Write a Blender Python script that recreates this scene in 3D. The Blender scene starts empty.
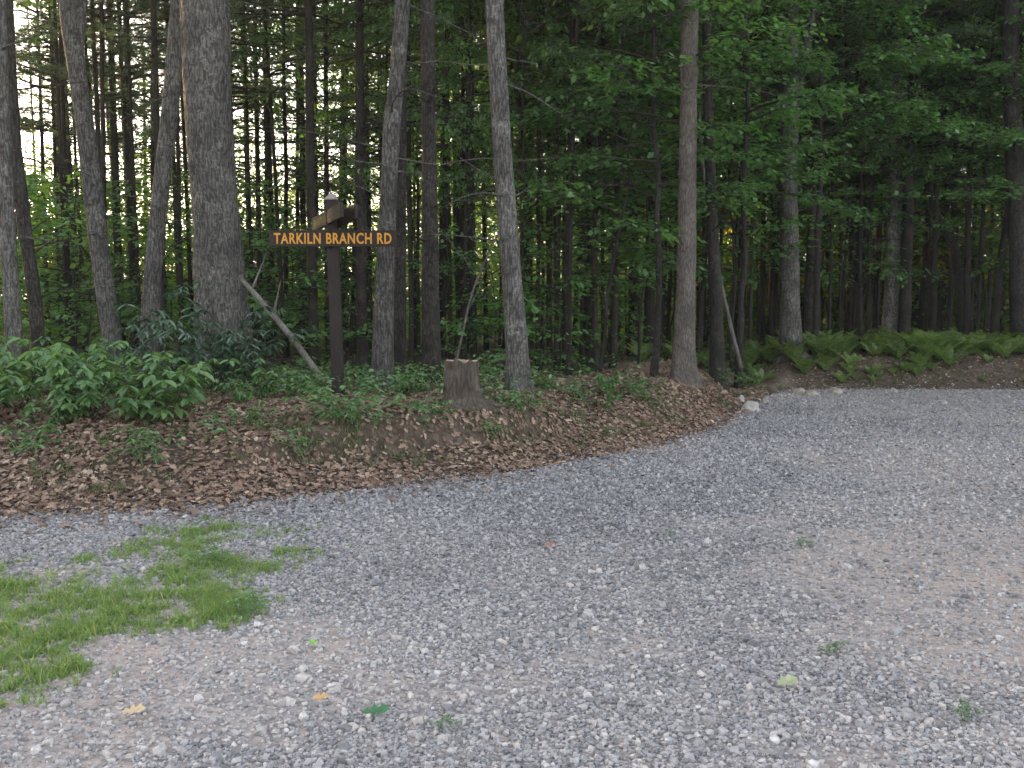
import bpy, math, random
import numpy as np
from mathutils import Vector, noise as mnoise
SC = bpy.context.scene
COL = SC.collection
R = math.radians
rng = np.random.default_rng(7)
random.seed(7)

# ------------------------------------------------------------------ camera, sky, sun, exposure
F = 1000.0; PITCH = R(4.8); CAMZ = 1.6
CP, SP = math.cos(PITCH), math.sin(PITCH)
cam = bpy.data.objects.new("camera", bpy.data.cameras.new("camera"))
COL.objects.link(cam)
cam.location = (0, 0, CAMZ); cam.rotation_euler = (math.pi/2-PITCH, 0, 0)
cam.data.sensor_width = 36; cam.data.lens = 36*F/1024
cam.data.clip_end = 3000; cam.data.clip_start = .05
SC.camera = cam

SUN_AZ = -42.0     # degrees from the view direction, negative = to the left
SUN_EL = 6.0
wd = bpy.data.worlds.new("World"); SC.world = wd; wd.use_nodes = True
sky = wd.node_tree.nodes.new('ShaderNodeTexSky')
sky.sky_type = 'NISHITA'; sky.sun_disc = False
sky.sun_elevation = R(SUN_EL); sky.sun_rotation = R(SUN_AZ)
sky.air_density = 1.0; sky.dust_density = 1.6; sky.ozone_density = 1.6
bgn = wd.node_tree.nodes['Background']
hs = wd.node_tree.nodes.new('ShaderNodeHueSaturation'); hs.inputs['Saturation'].default_value = .48
tn = wd.node_tree.nodes.new('ShaderNodeMix'); tn.data_type = 'RGBA'; tn.blend_type = 'MULTIPLY'; tn.inputs[0].default_value = 1; tn.inputs[7].default_value = (1.05, .985, .975, 1)
wd.node_tree.links.new(sky.outputs[0], hs.inputs['Color']); wd.node_tree.links.new(hs.outputs[0], tn.inputs[6])
wd.node_tree.links.new(tn.outputs[2], bgn.inputs[0]); bgn.inputs[1].default_value = 0.15
sun = bpy.data.objects.new("sun", bpy.data.lights.new("sun", 'SUN'))
COL.objects.link(sun)
sun.data.energy = 3.0; sun.data.angle = R(0.6); sun.data.color = (1.0, .62, .30)
sd = Vector((math.sin(R(SUN_AZ))*math.cos(R(SUN_EL)), math.cos(R(SUN_AZ))*math.cos(R(SUN_EL)), math.sin(R(SUN_EL))))
sun.rotation_euler = sd.to_track_quat('Z', 'Y').to_euler()
sun.location = sd*60
SC.view_settings.view_transform = 'Standard'; SC.view_settings.look = 'None'
SC.view_settings.exposure = 3.28; SC.view_settings.gamma = 1.0
SC.view_settings.use_curve_mapping = False
SC.render.engine = 'CYCLES'
SC.cycles.max_bounces = 5; SC.cycles.diffuse_bounces = 3; SC.cycles.glossy_bounces = 2
SC.cycles.transmission_bounces = 3; SC.cycles.transparent_max_bounces = 4
SC.cycles.use_denoising = True

# ------------------------------------------------------------------ helpers
def at(px, py, Y):
    u = (px-512)/F; v = (384-py)/F
    d = Vector((u, CP+v*SP, -SP+v*CP))
    return Vector((0, 0, CAMZ)) + d*(Y/d.y)

def proj(x, y, z):
    zz = z-CAMZ
    dep = y*CP - zz*SP; up = y*SP + zz*CP
    return 512+F*x/dep, 384-F*up/dep

def ground_px(px, py, z=0.0):
    u = (px-512)/F; v = (384-py)/F
    d = Vector((u, CP+v*SP, -SP+v*CP))
    return Vector((0, 0, CAMZ)) + d*((z-CAMZ)/d.z)

def hit(px, py):
    u = (px-512)/F; v = (384-py)/F
    d = Vector((u, CP+v*SP, -SP+v*CP))
    for q in range(600):
        t = 3+q*.03; p = Vector((0, 0, CAMZ))+d*t
        if p.z <= hz(p.x, p.y): return Vector((p.x, p.y, hz(p.x, p.y)))
    return p

def mesh(name, V, T, mats=(), matidx=None, attr=None, smooth=False, quads=None):
    me = bpy.data.meshes.new(name)
    V = np.asarray(V, dtype=np.float32).reshape(-1, 3)
    T = np.asarray(T, dtype=np.int32).reshape(-1, 3) if T is not None and len(T) else np.zeros((0, 3), np.int32)
    Q = np.asarray(quads, dtype=np.int32).reshape(-1, 4) if quads is not None and len(quads) else np.zeros((0, 4), np.int32)
    nt, nq = len(T), len(Q)
    me.vertices.add(len(V)); me.vertices.foreach_set('co', V.ravel())
    me.loops.add(nt*3+nq*4)
    me.loops.foreach_set('vertex_index', np.concatenate([T.ravel(), Q.ravel()]).astype(np.int32))
    me.polygons.add(nt+nq)
    starts = np.concatenate([np.arange(nt)*3, nt*3+np.arange(nq)*4]).astype(np.int32)
    me.polygons.foreach_set('loop_start', starts)
    if matidx is not None: me.polygons.foreach_set('material_index', np.asarray(matidx, dtype=np.int32))
    me.polygons.foreach_set('use_smooth', np.full(nt+nq, smooth, dtype=bool))
    for m in mats: me.materials.append(m)
    if attr is not None:
        a = me.attributes.new('v', 'FLOAT', 'POINT'); a.data.foreach_set('value', np.asarray(attr, dtype=np.float32))
    me.update(calc_edges=True); me.validate()
    return me

class MB:
    """collects tubes, boxes and loose triangles into one mesh"""
    def __init__(s): s.V=[]; s.T=[]; s.M=[]; s.A=[]; s.n=0
    def add(s, V, T, mi=0, a=None):
        V = np.asarray(V, float).reshape(-1, 3); T = np.asarray(T, int).reshape(-1, 3)
        s.V.append(V); s.T.append(T+s.n); s.M.append(np.full(len(T), mi)); s.n += len(V)
        s.A.append(np.full(len(V), .5) if a is None else np.asarray(a, float))
    def tube(s, P, r, sides=5, mi=0, ridge=0, seed=0, caps=True, lobe=0):
        P = np.asarray(P, float); r = np.asarray(r, float); k = len(P)
        if r.ndim == 0: r = np.full(k, float(r))
        d = np.gradient(P, axis=0); d /= np.linalg.norm(d, axis=1)[:, None]+1e-9
        ref = np.array([0, 1., 0]) if abs(d[0, 2]) > .5 else np.array([0, 0, 1.])
        a = np.cross(d, ref); a /= np.linalg.norm(a, axis=1)[:, None]+1e-9
        b = np.cross(d, a)
        th = np.arange(sides)*2*math.pi/sides
        rr = np.repeat(r[:, None], sides, 1)
        if ridge:
            for i in range(k):
                for j in range(sides):
                    c, q = math.cos(th[j]), math.sin(th[j]); z = P[i, 2]
                    R0 = max(r[i], .02)
                    n1 = mnoise.noise(Vector((c*R0*26+seed, q*R0*26, z*5.5)))
                    n2 = mnoise.noise(Vector((c*R0*60+seed, q*R0*60, z*14)))
                    n3 = mnoise.noise(Vector((c*1.1+seed, q*1.1, z*1.3)))
                    if lobe: rr[i, j] *= 1+lobe*max(0, math.sin(th[j]*3+seed)+.5*math.sin(th[j]*5+seed*2))*math.exp(-max(z, 0)/.13)
                    rr[i, j] *= 1+ridge*(-abs(n1)*1.6+.35+n2*.5)+.055*n3
        V = P[:, None, :]+rr[:, :, None]*(np.cos(th)[None, :, None]*a[:, None, :]+np.sin(th)[None, :, None]*b[:, None, :])
        i = np.arange(k-1)[:, None]*sides; j = np.arange(sides)[None, :]; j2 = (j+1) % sides
        A0 = i+j; A1 = i+j2; B0 = A0+sides; B1 = A1+sides
        T = np.concatenate([np.stack([A0, B0, A1], -1).reshape(-1, 3), np.stack([A1, B0, B1], -1).reshape(-1, 3)])
        V = V.reshape(-1, 3)
        if caps:
            n = len(V); V = np.vstack([V, P[:1], P[-1:]])
            jj = np.arange(sides); j2 = (jj+1) % sides
            T = np.vstack([T, np.stack([np.full(sides, n), jj, j2], -1),
                           np.stack([np.full(sides, n+1), (k-1)*sides+j2, (k-1)*sides+jj], -1)])
        s.add(V, T, mi)
    def box(s, lo, hi, mi=0):
        x0, y0, z0 = lo; x1, y1, z1 = hi
        V = [(x0,y0,z0),(x1,y0,z0),(x1,y1,z0),(x0,y1,z0),(x0,y0,z1),(x1,y0,z1),(x1,y1,z1),(x0,y1,z1)]
        T = [(0,2,1),(0,3,2),(4,5,6),(4,6,7),(0,1,5),(0,5,4),(1,2,6),(1,6,5),(2,3,7),(2,7,6),(3,0,4),(3,4,7)]
        s.add(V, T, mi)
    def mesh(s, name, mats, smooth=False):
        return mesh(name, np.vstack(s.V), np.vstack(s.T), mats, np.concatenate(s.M), np.concatenate(s.A), smooth)

def obj(name, me, parent=None, label=None, cat=None, group=None, kind=None, loc=None):
    o = bpy.data.objects.new(name, me); COL.objects.link(o)
    if parent is not None: o.parent = parent
    if loc is not None: o.location = loc
    if label: o['label'] = label
    if cat: o['category'] = cat
    if group: o['group'] = group
    if kind: o['kind'] = kind
    return o

def copy_tree(root, label=None, group=None):
    r = root.copy(); COL.objects.link(r)
    for ch in root.children:
        c = ch.copy(); COL.objects.link(c); c.parent = r
        for g in ch.children:
            d = g.copy(); COL.objects.link(d); d.parent = c
    if label: r['label'] = label
    if group: r['group'] = group
    return r

# ------------------------------------------------------------------ terrain
EX = np.array([-60, -8, -3.7, -2.35, -1.7, -.96, -.11, .91, 2.3, 3.3, 3.8, 4.4, 5.2, 7, 10, 60.])
EY = np.array([6.9, 6.95, 7.27, 7.55, 8.05, 8.5, 9.1, 10.2, 12.1, 14.2, 15.4, 17.0, 17.8, 18.0, 17.7, 17.5])
def ye(x): return np.interp(x, EX, EY)
def sm(a, b, x):
    t = np.clip((x-a)/(b-a), 0, 1); return t*t*(3-2*t)
def vnoise(x, y, f, seed=0):
    """cheap smooth lattice noise, -1..1"""
    x = np.asarray(x, float)*f+seed*17.3+1000; y = np.asarray(y, float)*f+seed*5.7+1000
    xi = np.floor(x).astype(int); yi = np.floor(y).astype(int); fx = x-xi; fy = y-yi
    fx = fx*fx*(3-2*fx); fy = fy*fy*(3-2*fy)
    def h(a, b):
        n = (a*374761393+b*668265263+seed*1442695) & 0x7fffffff
        n = ((n ^ (n >> 13))*1274126177) & 0x7fffffff
        return ((n ^ (n >> 16)) & 0xffff)/32767.5-1
    return (h(xi, yi)*(1-fx)+h(xi+1, yi)*fx)*(1-fy)+(h(xi, yi+1)*(1-fx)+h(xi+1, yi+1)*fx)*fy
def height(x, y):
    x = np.asarray(x, float); y = np.asarray(y, float)
    s = y-ye(x)
    wob = vnoise(x, y, .9, 3)*.25
    left = .55*sm(-.1, 2.6, s+wob*.5)
    cut = .16*sm(0, .8, s)+.32*sm(.78+wob*.4, 1.12+wob*.5, s)+.08*sm(1.2, 2.6, s)
    mound = .04*sm(0, .3, s)+.39*sm(.1, 2.5, s+wob*.4)
    wc = sm(-2.7, -1.9, x)*(1-sm(.1, .8, x))
    wl = 1-sm(-2.7, -1.9, x)
    wm = sm(.1, .8, x)
    H1 = left*wl+cut*wc+mound*wm
    H1 = H1*(1-sm(3.0, 4.3, x)*(1-sm(19.0, 20.5, y)))
    H2 = .50*sm(.05, 1.15, s+wob*.5)
    w2 = sm(4.5, 5.4, x)
    path = .03+.35*sm(18.2, 20.0, y)
    wp = sm(3.1, 4.0, x)*(1-w2)
    H = H1*(1-w2)*(1-wp)+H2*w2+path*wp*sm(-.1, .6, s)
    far = .35+.0*x
    fw = sm(4.5, 9, s)
    H = H*(1-fw)+far*fw
    n = vnoise(x, y, .35, 1)*.05+vnoise(x, y, 1.7, 2)*.03+vnoise(x, y, 5, 5)*.012
    big = vnoise(x, y, .06, 4)*.35*sm(25, 50, y)
    road = vnoise(x, y, .5, 8)*.012
    H = np.where(s > 0, H+n*sm(0, .5, s)+big, 0)+road*(1-sm(0, .5, s))
    return H
def hz(x, y): return float(height(x, y))

def NT(name):
    m = bpy.data.materials.new(name); m.use_nodes = True
    nt = m.node_tree; nt.nodes.clear()
    return m, nt
def N(nt, t, **kw):
    n = nt.nodes.new(t)
    for k, v in kw.items():
        if k.startswith('i_'):
            key = k[2:]; key = int(key) if key.isdigit() else key.replace('_', ' ')
            n.inputs[key].default_value = v
        else: setattr(n, k, v)
    return n
def L(nt, a, b): nt.links.new(a, b)
def ramp(nt, fac, stops, interp='LINEAR'):
    n = nt.nodes.new('ShaderNodeValToRGB'); e = n.color_ramp.elements; n.color_ramp.interpolation = interp
    while len(e) < len(stops): e.new(.5)
    for i, (p, c) in enumerate(stops): e[i].position = p; e[i].color = (*c, 1)
    if fac is not None: L(nt, fac, n.inputs[0])
    return n
def mixc(nt, f, a, b, mode='MIX'):
    n = N(nt, 'ShaderNodeMix', data_type='RGBA', blend_type=mode)
    if hasattr(f, 'links'): L(nt, f, n.inputs[0])
    else: n.inputs[0].default_value = f
    for s, i in ((a, 6), (b, 7)):
        if hasattr(s, 'links'): L(nt, s, n.inputs[i])
        else: n.inputs[i].default_value = (*s, 1)
    return n.outputs[2]
def finish(nt, col, rough=.9, bump=None, bstr=.5, bdist=.01, spec=.2):
    p = N(nt, 'ShaderNodeBsdfPrincipled'); p.inputs['Roughness'].default_value = rough
    p.inputs['Specular IOR Level'].default_value = spec
    if hasattr(col, 'links'): L(nt, col, p.inputs['Base Color'])
    else: p.inputs['Base Color'].default_value = (*col, 1)
    if bump is not None:
        b = N(nt, 'ShaderNodeBump'); b.inputs['Strength'].default_value = bstr; b.inputs['Distance'].default_value = bdist
        L(nt, bump, b.inputs['Height']); L(nt, b.outputs[0], p.inputs['Normal'])
    o = N(nt, 'ShaderNodeOutputMaterial'); L(nt, p.outputs[0], o.inputs[0])

def m_road():
    m, nt = NT('gravel_and_sand')
    g = N(nt, 'ShaderNodeNewGeometry')
    v = N(nt, 'ShaderNodeTexVoronoi', i_Scale=34.0); L(nt, g.outputs['Position'], v.inputs['Vector'])
    sep = N(nt, 'ShaderNodeSeparateColor'); L(nt, v.outputs['Color'], sep.inputs[0])
    st = ramp(nt, sep.outputs[0], [(0, (.11, .11, .115)), (.35, (.21, .205, .21)), (.7, (.30, .285, .28)), (.93, (.36, .33, .31)), (1, (.42, .41, .39))])
    n = N(nt, 'ShaderNodeTexNoise', i_Scale=.55, i_Detail=5.0, i_Roughness=.65); L(nt, g.outputs['Position'], n.inputs['Vector'])
    n2 = N(nt, 'ShaderNodeTexNoise', i_Scale=160.0, i_Detail=3.0); L(nt, g.outputs['Position'], n2.inputs['Vector'])
    sand = ramp(nt, n2.outputs[0], [(.25, (.26, .205, .17)), (.75, (.43, .35, .295))])
    f = ramp(nt, n.outputs[0], [(.42, (0, 0, 0)), (.6, (1, 1, 1))])
    f2 = N(nt, 'ShaderNodeMath', operation='MULTIPLY_ADD'); L(nt, f.outputs[0], f2.inputs[0]); f2.inputs[1].default_value = .5; f2.inputs[2].default_value = .35
    c = mixc(nt, f2.outputs[0], st.outputs[0], sand.outputs[0])
    finish(nt, c, .95, v.outputs['Distance'], .7, .02, .15)
    return m
def m_floor():
    m, nt = NT('forest_soil')
    g = N(nt, 'ShaderNodeNewGeometry')
    n = N(nt, 'ShaderNodeTexNoise', i_Scale=3.0, i_Detail=8.0, i_Roughness=.7); L(nt, g.outputs['Position'], n.inputs['Vector'])
    v = N(nt, 'ShaderNodeTexVoronoi', i_Scale=22.0); L(nt, g.outputs['Position'], v.inputs['Vector'])
    sep = N(nt, 'ShaderNodeSeparateColor'); L(nt, v.outputs['Color'], sep.inputs[0])
    a = ramp(nt, n.outputs[0], [(.3, (.025, .021, .016)), (.55, (.055, .043, .032)), (.75, (.09, .07, .052))])
    b = ramp(nt, sep.outputs[0], [(0, (.045, .032, .024)), (.6, (.11, .08, .06)), (1, (.20, .155, .125))])
    c = mixc(nt, .35, a.outputs[0], b.outputs[0])
    # tan dirt track that turns off behind the mound
    sx = N(nt, 'ShaderNodeSeparateXYZ'); L(nt, g.outputs['Position'], sx.inputs[0])
    def band(o, c0, w):
        q = N(nt, 'ShaderNodeMath', operation='SUBTRACT'); L(nt, o, q.inputs[0]); q.inputs[1].default_value = c0
        q2 = N(nt, 'ShaderNodeMath', operation='ABSOLUTE'); L(nt, q.outputs[0], q2.inputs[0])
        q3 = N(nt, 'ShaderNodeMapRange'); L(nt, q2.outputs[0], q3.inputs[0])
        q3.inputs[1].default_value = w; q3.inputs[2].default_value = w*.5; return q3.outputs[0]
    mm = N(nt, 'ShaderNodeMath', operation='MULTIPLY'); L(nt, band(sx.outputs[0], 3.3, 2.0), mm.inputs[0]); L(nt, band(sx.outputs[1], 17.2, 2.0), mm.inputs[1])
    c = mixc(nt, mm.outputs[0], c, (.24, .18, .14))
    finish(nt, c, .95, n.outputs[0], .6, .05, .1)
    return m

def bark(name, dark, mid, light, lichen, lamt=.5, sc=1.0, bs=.8):
    m, nt = NT(name)
    tc = N(nt, 'ShaderNodeTexCoord'); oi = N(nt, 'ShaderNodeObjectInfo')
    ad = N(nt, 'ShaderNodeVectorMath', operation='MULTIPLY_ADD'); L(nt, oi.outputs['Random'], ad.inputs[0]); ad.inputs[1].default_value = (37, 11, 53); L(nt, tc.outputs['Object'], ad.inputs[2])
    mp = N(nt, 'ShaderNodeMapping'); mp.inputs['Scale'].default_value = (1, 1, .2); L(nt, ad.outputs[0], mp.inputs[0])
    n = N(nt, 'ShaderNodeTexNoise', i_Scale=48.0*sc, i_Detail=8.0, i_Roughness=.75, i_Distortion=1.2); L(nt, mp.outputs[0], n.inputs['Vector'])
    v = N(nt, 'ShaderNodeTexVoronoi', feature='DISTANCE_TO_EDGE', i_Scale=26.0*sc); L(nt, mp.outputs[0], v.inputs['Vector'])
    nb = N(nt, 'ShaderNodeTexNoise', i_Scale=3.2, i_Detail=4.0, i_Roughness=.6); L(nt, ad.outputs[0], nb.inputs['Vector'])
    nl = N(nt, 'ShaderNodeTexNoise', i_Scale=24.0, i_Detail=6.0, i_Roughness=.75); L(nt, ad.outputs[0], nl.inputs['Vector'])
    vr = ramp(nt, v.outputs['Distance'], [(0, (.45, .45, .45)), (.2, (1, 1, 1))])
    h = N(nt, 'ShaderNodeMath', operation='MULTIPLY'); L(nt, n.outputs[0], h.inputs[0]); L(nt, vr.outputs[0], h.inputs[1])
    hh = N(nt, 'ShaderNodeMath', operation='MULTIPLY_ADD'); L(nt, n.outputs[0], hh.inputs[0]); hh.inputs[1].default_value = .6; L(nt, h.outputs[0], hh.inputs[2])
    c = ramp(nt, hh.outputs[0], [(.25, dark), (.6, mid), (.95, light)]).outputs[0]
    tint = ramp(nt, nb.outputs[0], [(.35, (.72, .72, .72)), (.65, (1.18, 1.15, 1.12))])
    c = mixc(nt, 1.0, c, tint.outputs[0], 'MULTIPLY')
    lr = ramp(nt, nl.outputs[0], [(.53, (0, 0, 0)), (.60, (1, 1, 1))])
    lm = N(nt, 'ShaderNodeMath', operation='MULTIPLY'); nbr = ramp(nt, nb.outputs[0], [(.42, (lamt*.25,)*3), (.62, (lamt,)*3)]); L(nt, lr.outputs[0], lm.inputs[0]); L(nt, nbr.outputs[0], lm.inputs[1])
    c = mixc(nt, lm.outputs[0], c, lichen)
    rv = N(nt, 'ShaderNodeMapRange'); L(nt, oi.outputs['Random'], rv.inputs[0]); rv.inputs[3].default_value = .8; rv.inputs[4].default_value = 1.2
    rc = N(nt, 'ShaderNodeCombineColor'); [L(nt, rv.outputs[0], rc.inputs[i]) for i in range(3)]
    c = mixc(nt, 1.0, c, rc.outputs[0], 'MULTIPLY')
    finish(nt, c, .95, hh.outputs[0], bs, .02, .1)
    return m

def leafmat(name, stops, trans=.4, objvar=.2, gloss=.06, rough=.5, warm=(1, 1, 1)):
    m, nt = NT(name)
    a = N(nt, 'ShaderNodeAttribute', attribute_name='v'); oi = N(nt, 'ShaderNodeObjectInfo')
    c = ramp(nt, a.outputs['Fac'], stops).outputs[0]
    rv = N(nt, 'ShaderNodeMapRange'); L(nt, oi.outputs['Random'], rv.inputs[0]); rv.inputs[3].default_value = 1-objvar; rv.inputs[4].default_value = 1+objvar
    rc = N(nt, 'ShaderNodeCombineColor'); [L(nt, rv.outputs[0], rc.inputs[i]) for i in range(3)]
    c = mixc(nt, 1.0, c, rc.outputs[0], 'MULTIPLY')
    d = N(nt, 'ShaderNodeBsdfDiffuse'); L(nt, c, d.inputs[0])
    t = N(nt, 'ShaderNodeBsdfTranslucent')
    tcol = mixc(nt, 1.0, c, (1.5, 1.55, .7), 'MULTIPLY'); L(nt, tcol, t.inputs[0])
    mx = N(nt, 'ShaderNodeMixShader'); mx.inputs[0].default_value = trans; L(nt, d.outputs[0], mx.inputs[1]); L(nt, t.outputs[0], mx.inputs[2])
    g = N(nt, 'ShaderNodeBsdfGlossy'); g.inputs['Roughness'].default_value = rough; g.inputs[0].default_value = (.8, .9, .8, 1)
    m2 = N(nt, 'ShaderNodeMixShader'); m2.inputs[0].default_value = gloss; L(nt, mx.outputs[0], m2.inputs[1]); L(nt, g.outputs[0], m2.inputs[2])
    o = N(nt, 'ShaderNodeOutputMaterial'); L(nt, m2.outputs[0], o.inputs[0])
    return m
def attrmat(name, stops, rough=.9, spec=.2, nscale=None):
    m, nt = NT(name)
    a = N(nt, 'ShaderNodeAttribute', attribute_name='v')
    c = ramp(nt, a.outputs['Fac'], stops).outputs[0]
    if nscale:
        g = N(nt, 'ShaderNodeNewGeometry')
        n = N(nt, 'ShaderNodeTexNoise', i_Scale=nscale, i_Detail=3.0); L(nt, g.outputs['Position'], n.inputs['Vector'])
        t = ramp(nt, n.outputs[0], [(.3, (.75, .75, .75)), (.7, (1.2, 1.2, 1.2))])
        c = mixc(nt, 1.0, c, t.outputs[0], 'MULTIPLY')
    finish(nt, c, rough, None, spec=spec)
    return m

M = {}
M['road'] = m_road(); M['floor'] = m_floor()
M['bark_grey'] = bark('grey_plated_bark', (.011, .010, .009), (.058, .054, .05), (.155, .147, .138), (.25, .262, .245), .65, .95)
M['bark_pale'] = bark('pale_ridged_bark', (.02, .017, .015), (.08, .069, .062), (.165, .146, .132), (.19, .19, .165), .3, 1.3)
M['bark_pine'] = bark('dark_pine_bark', (.007, .006, .005), (.024, .021, .019), (.058, .052, .047), (.10, .11, .10), .5, 1.1)
M['bark_far'] = bark('dim_pine_bark', (.011, .009, .008), (.027, .023, .02), (.052, .046, .041), (.08, .09, .075), .4, 1.0)
M['bark_smooth'] = bark('smooth_grey_bark', (.05, .047, .043), (.10, .095, .09), (.15, .145, .135), (.2, .21, .19), .5, .5, .35)
G = lambda *s: [(p, c) for p, c in s]
M['leaf_broad'] = leafmat('broad_leaf', G((0, (.05, .12, .032)), (.5, (.085, .195, .05)), (.9, (.13, .25, .065)), (1, (.19, .25, .055))), .5, .22)
M['leaf_far'] = leafmat('far_leaf', G((0, (.07, .12, .025)), (.5, (.13, .21, .04)), (1, (.22, .27, .05))), .62, 0, 0)
M['leaf_yellow'] = leafmat('sun_yellow_leaf', G((0, (.08, .12, .018)), (.5, (.16, .18, .02)), (1, (.34, .24, .02))), .5, .2)  # warm low sun on leaves put into the leaf colour
M['leaf_pine'] = leafmat('pine_needle', G((0, (.04, .075, .032)), (.6, (.065, .11, .045)), (.93, (.095, .135, .05)), (1, (.16, .10, .04))), .3, .2)
M['leaf_shrub'] = leafmat('understory_leaf', G((0, (.035, .09, .03)), (.5, (.078, .16, .047)), (1, (.15, .245, .075))), .35, .15, .08)
M['leaf_dark'] = leafmat('leathery_dark_leaf', G((0, (.02, .048, .024)), (.6, (.036, .075, .037)), (1, (.07, .12, .055))), .12, .15, .12, .4)
M['leaf_fern'] = leafmat('fern_frond', G((0, (.065, .13, .036)), (.5, (.12, .195, .05)), (1, (.22, .27, .08))), .4, .25)
M['grass'] = leafmat('grass_blade', G((0, (.085, .155, .035)), (.6, (.14, .23, .045)), (.88, (.20, .27, .08)), (1, (.34, .30, .15))), .4, .0)
M['moss'] = leafmat('low_weed', G((0, (.035, .05, .02)), (.5, (.075, .095, .04)), (1, (.15, .17, .075))), .3, .0, .03)
M['twig'] = attrmat('twig_bark', G((0, (.025, .021, .018)), (1, (.05, .043, .037))), .9, .1)
M['stone'] = attrmat('crushed_stone', G((0, (.095, .092, .095)), (.3, (.20, .193, .195)), (.6, (.305, .29, .288)), (.8, (.365, .335, .318)), (.94, (.41, .37, .34)), (1, (.47, .44, .42))), .85, .25, 60.0)
M['litter'] = attrmat('dead_leaf', G((0, (.055, .036, .027)), (.3, (.155, .10, .072)), (.65, (.26, .178, .13)), (.9, (.385, .295, .225)), (1, (.54, .46, .38))), .8, .2)

# road + forest floor share the gravel edge vertices
def sheet(name, xs, rows, mat):
    X = np.repeat(xs[:, None], rows.shape[1], 1); Y = rows
    Z = height(X, Y)
    V = np.stack([X, Y, Z], -1).reshape(-1, 3); n, k = X.shape
    i = np.arange(n-1)[:, None]*k; j = np.arange(k-1)[None, :]
    Q = np.stack([i+j, i+k+j, i+k+j+1, i+j+1], -1).reshape(-1, 4)
    return mesh(name, V, None, [mat], smooth=True, quads=Q)
xs = np.unique(np.concatenate([np.linspace(-60, -8, 40), np.linspace(-8, 12, 401), np.linspace(12, 60, 40)]))
yb = ye(xs)+0.0
t = np.linspace(0, 1, 160)
rows = -12+(yb[:, None]+12)*t[None, :]**.8
obj('gravel_road', sheet('gravel_road', xs, rows, M['road']), kind='structure')
t = np.concatenate([np.linspace(0, 5, 120), np.linspace(5.1, 12, 60)[0:], np.linspace(12.5, 140, 90)])
obj('forest_floor_ground', sheet('forest_floor_ground', xs, yb[:, None]+t[None, :], M['floor']), kind='structure')
# plain ground reaching the horizon round both sheets
def flat(x0, y0, x1, y1, z):
    return [(x0, y0, z), (x1, y0, z), (x1, y1, z), (x0, y1, z)]
V = []; Q = []
for r_ in ((-1500, -1500, -60, 1500), (60, -1500, 1500, 1500), (-60, -1500, 60, -12), (-60, 145, 60, 1500)):
    b = len(V); V += flat(*r_, -.05); Q.append((b, b+1, b+2, b+3))
obj('land', mesh('land', V, None, [M['floor']], quads=Q), kind='structure')

# ------------------------------------------------------------------ trees: generators
def unit(v): return v/(np.linalg.norm(v, axis=-1, keepdims=True)+1e-9)

LEAF4 = (np.array([(0, 0, 0), (.45, .5, .0), (.45, -.5, .0), (1, 0, 0)]), np.array([(0, 2, 3), (0, 3, 1)]))
LEAF6 = (np.array([(0, 0, 0), (.28, .42, .05), (.28, -.42, .05), (.65, .36, .02), (.65, -.36, .02), (1.0, 0, -.14), (.45, 0, -.05)]),
         np.array([(0, 2, 6), (0, 6, 1), (2, 4, 6), (1, 6, 3), (4, 5, 6), (3, 6, 5)]))
OAK = (np.array([(0,0,0),(.18,.22,.06),(.3,.10,0),(.45,.42,.12),(.55,.16,.02),(.75,.34,.1),(1,0,.06),(.75,-.34,.1),(.55,-.16,.02),(.45,-.42,.12),(.3,-.10,0),(.18,-.22,.06),(.5,0,-.05)]),
       np.array([(12,a,b) for a,b in ((0,1),(1,2),(2,3),(3,4),(4,5),(5,6),(6,7),(7,8),(8,9),(9,10),(10,11),(11,0))])[:, [0,2,1]])
def leaves(C, D, U, ln, wd, tpl=LEAF4, val=None, rg=rng):
    """C base points, D direction, U normal"""
    C = np.asarray(C, float); n = len(C)
    D = unit(np.asarray(D, float)); S = unit(np.cross(U, D)); U = np.cross(D, S)
    ln = np.broadcast_to(ln, n); wd = np.broadcast_to(wd, n)
    P, T = tpl
    V = (C[:, None, :]+D[:, None, :]*(P[None, :, 0, None]*ln[:, None, None])+S[:, None, :]*(P[None, :, 1, None]*wd[:, None, None])
         + U[:, None, :]*(P[None, :, 2, None]*ln[:, None, None]))
    k = len(P)
    TT = (np.arange(n)[:, None, None]*k+T[None]).reshape(-1, 3)
    if val is None: val = rg.random(n)
    return V.reshape(-1, 3), TT, np.repeat(val, k)

def curve_pts(p0, d0, L_, k, bend, jit, rg):
    P = [np.array(p0, float)]; d = unit(np.array(d0, float)); st = L_/(k-1)
    for i in range(k-1):
        d = unit(d+np.array(bend)*st+rg.normal(0, jit, 3)*.5); P.append(P[-1]+d*st)
    return np.array(P)

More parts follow.
